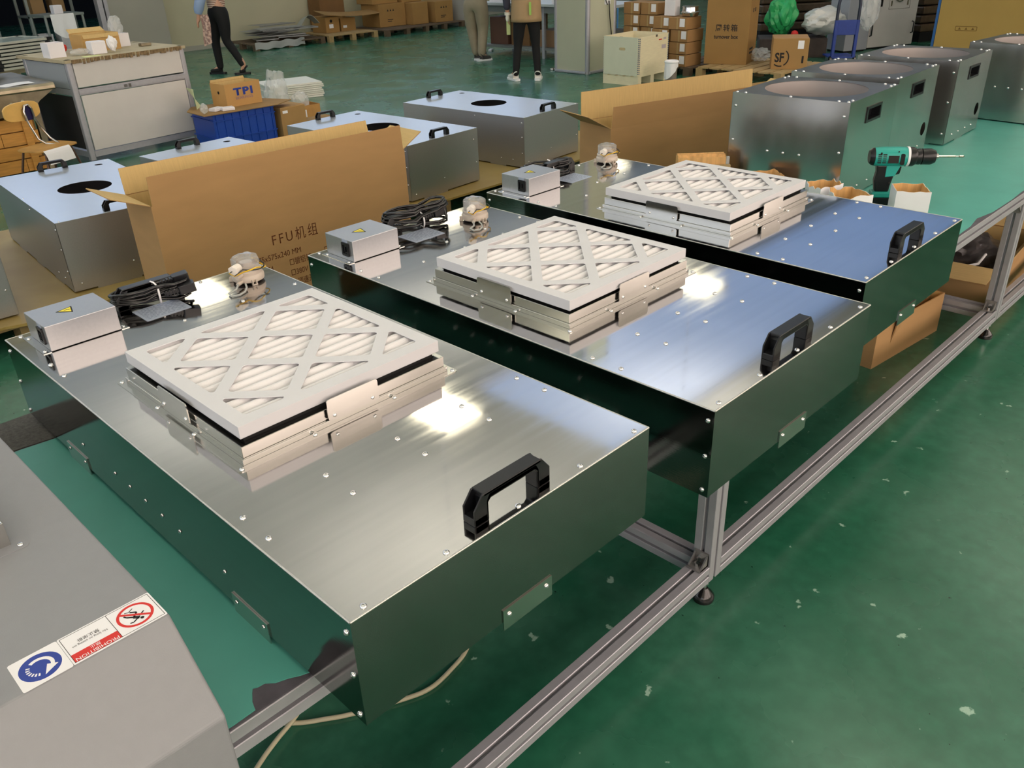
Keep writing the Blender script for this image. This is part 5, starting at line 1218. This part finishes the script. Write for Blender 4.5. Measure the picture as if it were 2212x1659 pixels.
# ------------------------------------------------------------------ people
def skin_mesh(name, joints, edges, m, parent, lv=2):
    me = bpy.data.meshes.new(name); me.from_pydata([j[:3] for j in joints], edges, []); o = bpy.data.objects.new(name, me); COL.objects.link(o)
    me.materials.append(m); me.update()
    sk_ = o.modifiers.new('skin', 'SKIN'); sk_.use_smooth_shade = True
    for i, j in enumerate(joints):
        v = me.skin_vertices[0].data[i]; v.radius = (j[3], j[4] if len(j) > 4 else j[3]); v.use_root = (i == 0)
    ss = o.modifiers.new('sub', 'SUBSURF'); ss.levels = lv; ss.render_levels = lv
    if parent: o.parent = parent
    return o
def person(label, loc, rz, P, s=1., look=None, trousers=TROUB, top=NAVY, shoe=SHOE, sole=None, glove=False, gender_hair=.02, apron=None, legr=1., slim=1.):
    """P: joint name -> (x, y, z): x right in the figure's own frame, y the way it faces"""
    t = thing('person', label, 'person', loc, rz)
    J = {k: Vector(v) * s for k, v in P.items()}
    names = ['pelvis', 'waist', 'chest', 'neck', 'head', 'crown', 'hipL', 'kneeL', 'ankleL', 'toeL', 'hipR', 'kneeR', 'ankleR', 'toeR', 'shL', 'elL', 'wrL', 'shR', 'elR', 'wrR']
    hd = (J['head'] - J['neck']).normalized()
    J['crown'] = J['head'] + hd * .07 * s
    R = {'pelvis': (.105, .08), 'waist': (.09, .07), 'chest': (.105, .075), 'neck': (.04, .04), 'head': (.068, .078), 'crown': (.055, .062), 'hip': (.078,) * 2, 'knee': (.047,) * 2, 'ankle': (.032,) * 2, 'toe': (.03, .022), 'sh': (.046,) * 2, 'el': (.034,) * 2, 'wr': (.024,) * 2}
    jl = []
    for n_ in names:
        r_ = R.get(n_) or R[n_[:-1]]; jl.append((*J[n_], r_[0] * s * slim, r_[1] * s * slim))
    ix = {n_: i for i, n_ in enumerate(names)}
    E_ = [('pelvis', 'waist'), ('waist', 'chest'), ('chest', 'neck'), ('neck', 'head'), ('head', 'crown')]
    for q in 'LR': E_ += [('pelvis', 'hip' + q), ('hip' + q, 'knee' + q), ('knee' + q, 'ankle' + q), ('ankle' + q, 'toe' + q), ('chest', 'sh' + q), ('sh' + q, 'el' + q), ('el' + q, 'wr' + q)]
    ed = [(ix[a_], ix[b_]) for a_, b_ in E_]
    # nose
    fwd = Vector((0, 1, 0)) if look is None else Vector(look).normalized()
    side = fwd.cross(hd).normalized(); fwd = hd.cross(side).normalized()
    hp = J['head'] + hd * .01 * s
    jl.append((*(hp + fwd * .092 * s), .010 * s, .012 * s)); ed.append((ix['head'], len(jl) - 1))
    # hands
    for q in 'LR':
        d = (J['wr' + q] - J['el' + q]).normalized(); sd_ = d.cross(Vector((0, 1, .1))).normalized(); fw = sd_.cross(d).normalized()
        palm = J['wr' + q] + d * .05 * s; pi_ = len(jl); jl.append((*palm, .030 * s, .016 * s)); ed.append((ix['wr' + q], pi_))
        for k in range(4):
            base = palm + fw * (.021 - k * .014) * s + d * .02 * s; L_ = (.062, .070, .066, .052)[k] * s
            a_ = len(jl); jl.append((*base, .0085 * s)); jl.append((*(base + d * L_ * .5 + sd_ * .004 * s), .0075 * s)); jl.append((*(base + d * L_ * .95 + sd_ * .014 * s), .006 * s))
            ed += [(pi_, a_), (a_, a_ + 1), (a_ + 1, a_ + 2)]
        a_ = len(jl); jl.append((*(palm + fw * .030 * s - d * .012 * s), .009 * s)); jl.append((*(palm + fw * .045 * s + d * .03 * s), .007 * s)); ed += [(pi_, a_), (a_, a_ + 1)]
    skin_mesh('body', jl, ed, SKIN, t)
    # face details
    for sg in (-1, 1):
        e = hp + hd * .012 * s + side * sg * .027 * s + fwd * .070 * s
        MB().ball(e, .0095 * s, 2).build('eye', pm('eye_dark', (40, 30, 26), .3), t, smooth=60)
        MB().ball(hp + side * sg * .073 * s, .017 * s, 2, sc=(.5, 1, 1.3)).build('ear', SKIN, t, smooth=60)
    MB().ball(hp - hd * .035 * s + fwd * .071 * s, .016 * s, 2, sc=(1.2, .5, .35)).build('mouth', pm('lip', (160, 90, 84), .5), t, smooth=60)
    hc = J['head'] + hd * .035 * s - fwd * .018 * s
    hb = MB().ball((0, 0, 0), .090 * s, 3); 
    for v in hb.bm.verts:
        if v.co.z < -.02 * s: v.co.z = -.02 * s + (v.co.z + .02 * s) * (.9 + gender_hair * 20)
    Mh = Matrix.Translation(hc) @ Matrix((side, fwd, hd)).transposed().to_4x4(); hb._x(hb.bm.verts[:], Mh)
    for v in [v for v in hb.bm.verts if (v.co - hp).dot(fwd) > .045 * s and (v.co - hp).dot(hd) < .055 * s]: v.co -= fwd * .055 * s
    hb.build('hair', HAIR, t, smooth=70)
    # clothes grown from the same joints
    def sub(nm, names_, rad, m, edges_):
        jj = [(*J[n_], *[q * s for q in rad[n_]]) for n_ in names_]; ii = {n_: i for i, n_ in enumerate(names_)}
        return skin_mesh(nm, jj, [(ii[a_], ii[b_]) for a_, b_ in edges_], m, t)
    J['wb'] = J['pelvis'].lerp(J['waist'], .75); J['cuffL'] = J['ankleL'] - Vector((0, 0, .035)); J['cuffR'] = J['ankleR'] - Vector((0, 0, .035))
    k = legr
    for q in 'LR': J['th' + q] = J['hip' + q].lerp(J['knee' + q], .5); J['cf' + q] = J['knee' + q].lerp(J['ankle' + q], .35)
    tn = ['pelvis', 'wb'] + [a_ + q for q in 'LR' for a_ in ('hip', 'th', 'knee', 'cf', 'cuff')]
    rd = {'pelvis': (.125, .098), 'wb': (.108, .086), 'hip': (.092 * k,) * 2, 'th': (.078 * k,) * 2, 'knee': (.056 * k,) * 2, 'cf': (.054 * k,) * 2, 'cuff': (.042 * k,) * 2}
    sub('trousers', tn, {n_: rd.get(n_) or rd[n_[:-1]] for n_ in tn}, trousers, [('pelvis', 'wb')] + [e for q in 'LR' for e in (('pelvis', 'hip' + q), ('hip' + q, 'th' + q), ('th' + q, 'knee' + q), ('knee' + q, 'cf' + q), ('cf' + q, 'cuff' + q))])
    J['hem'] = J['pelvis'].lerp(J['waist'], .05); J['nk'] = J['chest'].lerp(J['neck'], .55)
    for q in 'LR': J['cu' + q] = J['el' + q].lerp(J['wr' + q], .85)
    sn = ['chest', 'waist', 'hem', 'nk'] + [a_ + q for q in 'LR' for a_ in ('sh', 'el', 'cu')]
    rs = {'chest': (.125, .095), 'waist': (.115, .09), 'hem': (.135, .108), 'nk': (.06, .055), 'sh': (.06, .06), 'el': (.048, .048), 'cu': (.038, .038)}
    sub('top', sn, {n_: rs.get(n_) or rs[n_[:-1]] for n_ in sn}, top, [('chest', 'waist'), ('waist', 'hem'), ('chest', 'nk')] + [e for q in 'LR' for e in (('chest', 'sh' + q), ('sh' + q, 'el' + q), ('el' + q, 'cu' + q))])
    for q in 'LR':
        a_, b_ = J['ankle' + q], J['toe' + q]; d = (b_ - a_); d.z = 0; d.normalize(); 
        zf_ = b_.z - .028 * s
        g_ = [(a_ - d * .04 * s), (a_ + d * .03 * s), b_ - d * .03 * s, b_ + d * .035 * s]
        jj = [(g_[0].x, g_[0].y, zf_ + .045 * s, .036 * s), (g_[1].x, g_[1].y, zf_ + .046 * s, .040 * s), (g_[2].x, g_[2].y, zf_ + .036 * s, .038 * s, .03 * s), (g_[3].x, g_[3].y, zf_ + .03 * s, .034 * s, .024 * s), (a_.x, a_.y, zf_ + .09 * s, .036 * s)]
        sh_ = skin_mesh('shoe', jj, [(1, 0), (1, 2), (2, 3), (0, 4)], shoe, t)
        n2 = Vector((-d.y, d.x, 0)); pl_ = []
        for u_, w2 in ((-.065, .024), (-.05, .034), (.0, .036), (.5, .040), (.8, .042), (1.0, .032), (1.05, .016)):
            pl_.append((u_, w2))
        Ln = (b_ - a_).length + .03 * s
        out = [a_ + d * ((u_ * s) if u_ < 0 else u_ * Ln) + n2 * w2 * s for u_, w2 in pl_] + [a_ + d * ((u_ * s) if u_ < 0 else u_ * Ln) - n2 * w2 * s for u_, w2 in reversed(pl_)]
        MB().plate([(v.x, v.y) for v in out], [], zf_ - .0, zf_ + .022 * s).build('sole', sole or WHITE, t)
    return t, J
# woman in a tan apron, hand in a white glove, back half turned
zf = 0
wp = gp(1140, 173, 0)
P_w = dict(pelvis=(0, 0, .71), waist=(0, .01, .86), chest=(0, .02, 1.03), neck=(0, .03, 1.17), head=(0, .04, 1.27), crown=(0, 0, 1.33),
           hipL=(-.075, 0, .66), kneeL=(-.10, .03, .36), ankleL=(-.135, -.02, .08), toeL=(-.19, .10, .03), hipR=(.075, 0, .66), kneeR=(.10, .02, .36), ankleR=(.115, -.03, .08), toeR=(.13, .10, .03),
           shL=(-.155, .0, 1.08), elL=(-.215, .01, .87), wrL=(-.205, .05, .70), shR=(.155, 0, 1.08), elR=(.2, .06, .88), wrR=(.09, .22, .86))
tw, Jw = person('standing person in black leggings and tan apron with one white glove', (wp.x, wp.y, 0), math.radians(-45.7), P_w, 1., None, TROUB, NAVY, SHOE, WHITE, legr=.9)
# apron worn over the top, with lime ties at the back
def apr(u, v):
    a = math.radians(-200 + 220 * u + 90 - 0) ; r1 = .165 + .015 * v
    return (r1 * math.cos(a) * 1.02, .01 + (r1 - .03) * math.sin(a), .93 - .31 * v)
MB().sheet(lambda u, v: ((.150 + .02 * v) * math.cos(2 * math.pi * u), .005 + (.122 + .02 * v) * math.sin(2 * math.pi * u), .95 - .335 * v), 28, 8).build('apron', TAN, tw, smooth=60, solid=.004)
MB().sheet(lambda u, v: ((.156) * math.cos(2 * math.pi * u), .005 + (.128) * math.sin(2 * math.pi * u), .815 + .012 * v), 28, 1).box((.03, -.150, .69), (.052, -.142, .815)).build('apron_tie', LIME, tw, solid=.004)
gl = MB().ball((-.205, .055, .655), .034, 3, sc=(.7, 1, 1.35)).build('glove', GLOVE, tw, smooth=60)
MB().tube([(-.205, .05, .71), (-.205, .05, .68)], .034, 12).build('glove_cuff', GLOVE, tw, smooth=60)
tag(MB().box((0, 0, 0), (.045, .02, .17)).build('green_cloth', pm('pale_lime_cloth', (190, 200, 140), .9), None, bevel=.006), 'pale green cloth hanging from the gloved hand of the person in the apron', 'cloth').matrix_world = Matrix.Translation((wp.x, wp.y, 0)) @ Matrix.Rotation(math.radians(-45.7), 4, 'Z') @ Matrix.Translation((-.222, .06, .475))
# person bending over the table in khaki trousers
mp_ = gp(1036, 131, 0)
P_m = dict(pelvis=(-.02, 0, .73), waist=(.10, .04, .84), chest=(.28, .08, .93), neck=(.42, .1, 1.0), head=(.51, .12, 1.04), crown=(.5, .1, 1.1),
           hipL=(-.09, .04, .69), kneeL=(-.085, .08, .38), ankleL=(-.035, .06, .085), toeL=(-.03, .17, .03), hipR=(.05, -.04, .69), kneeR=(.065, .02, .38), ankleR=(.03, -.06, .08), toeR=(.12, .0, .03),
           shL=(.28, .22, .93), elL=(.36, .3, .80), wrL=(.42, .32, .80), shR=(.32, -.05, .93), elR=(.42, .0, .80), wrR=(.47, .06, .80))
person('person bending forward in loose khaki trousers and dark top', (mp_.x, mp_.y, 0), math.radians(-45.7), P_m, 1., (1, .2, -.5), KHAKI, NAVY, DARKSH, WHITE, legr=1.28)
for k, px in enumerate((1062, 1052)):
    p = gp(px, 112, 0); o = small_box('white_slipper', 'white shoe lying on the floor beside the bending person, %s' % ['right one', 'left one'][k], (p.x, p.y, 0), .5 + k, .1, .05, .03, WHITEB, cat='shoe')
# person walking by at the left
sp_ = gp(500, 160, 0)
P_s = dict(pelvis=(-.03, 0, .73), waist=(-.04, .0, .87), chest=(-.05, .01, 1.03), neck=(-.05, .02, 1.17), head=(-.05, .03, 1.27), crown=(0, 0, 1.3),
           hipL=(-.09, .03, .69), kneeL=(-.15, .06, .38), ankleL=(-.14, .05, .085), toeL=(-.25, .08, .03), hipR=(.03, -.03, .69), kneeR=(.02, -.03, .40), ankleR=(.20, -.05, .12), toeR=(.16, -.06, .03),
           shL=(-.1, .15, 1.07), elL=(-.12, .19, .88), wrL=(-.2, .2, .72), shR=(-.06, -.13, 1.07), elR=(-.16, -.19, .88), wrR=(-.22, -.18, .70))
ts, Js = person('person walking in striped shirt and black trousers with pale blue sleeve', (sp_.x, sp_.y, 0), math.radians(-45.7), P_s, 1., (-1, .1, -.1), TROUB, TEE, TROUB, BLACKP, legr=1.0)
MB().tube([(-.11, -.165, .97), (-.16, -.19, .88), (-.20, -.185, .78), (-.215, -.18, .735)], [.058, .062, .058, .042], 12).build('oversleeve', PALEB, ts, smooth=60)
tag(MB().sheet(lambda u, v: (-.20 + .10 * u + .01 * math.sin(v * 5), -.19 + .01 * math.sin(u * 8), .72 - .36 * v * (1 - .1 * u)), 6, 10).build('checked_cloth', pm('pink_speckled_cloth', (206, 176, 160), .9, 0, col2=(150, 120, 112), scale=40, hard=True), None, solid=.012), 'pinkish speckled cloth held by the walking person', 'cloth').matrix_world = Matrix.Translation((sp_.x, sp_.y, 0)) @ Matrix.Rotation(math.radians(-45.7), 4, 'Z')

# helper whose sleeve shows at the left edge
P_h = dict(pelvis=(0, 0, .71), waist=(0, .01, .86), chest=(0, -.01, 1.02), neck=(0, -.04, 1.16), head=(0, -.08, 1.26), crown=(0, 0, 1.33),
           hipL=(-.075, 0, .66), kneeL=(-.09, .0, .36), ankleL=(-.1, .02, .08), toeL=(-.11, -.10, .03), hipR=(.075, 0, .66), kneeR=(.09, .0, .36), ankleR=(.10, .02, .08), toeR=(.11, -.10, .03),
           shL=(-.155, -.01, 1.06), elL=(-.2, -.06, .86), wrL=(-.15, -.24, .78), shR=(.155, 0, 1.05), elR=(.27, .12, .82), wrR=(.20, -.10, .74))
person('person in denim-blue sleeves at the left edge, standing behind the steel tray bench', (1.60, 7.52, 0), math.radians(-45.7), P_h, 1., (0, -1, -.3), TROUB, pm('denim_cloth', (84, 92, 112), .9), DARKSH, BLACKP)
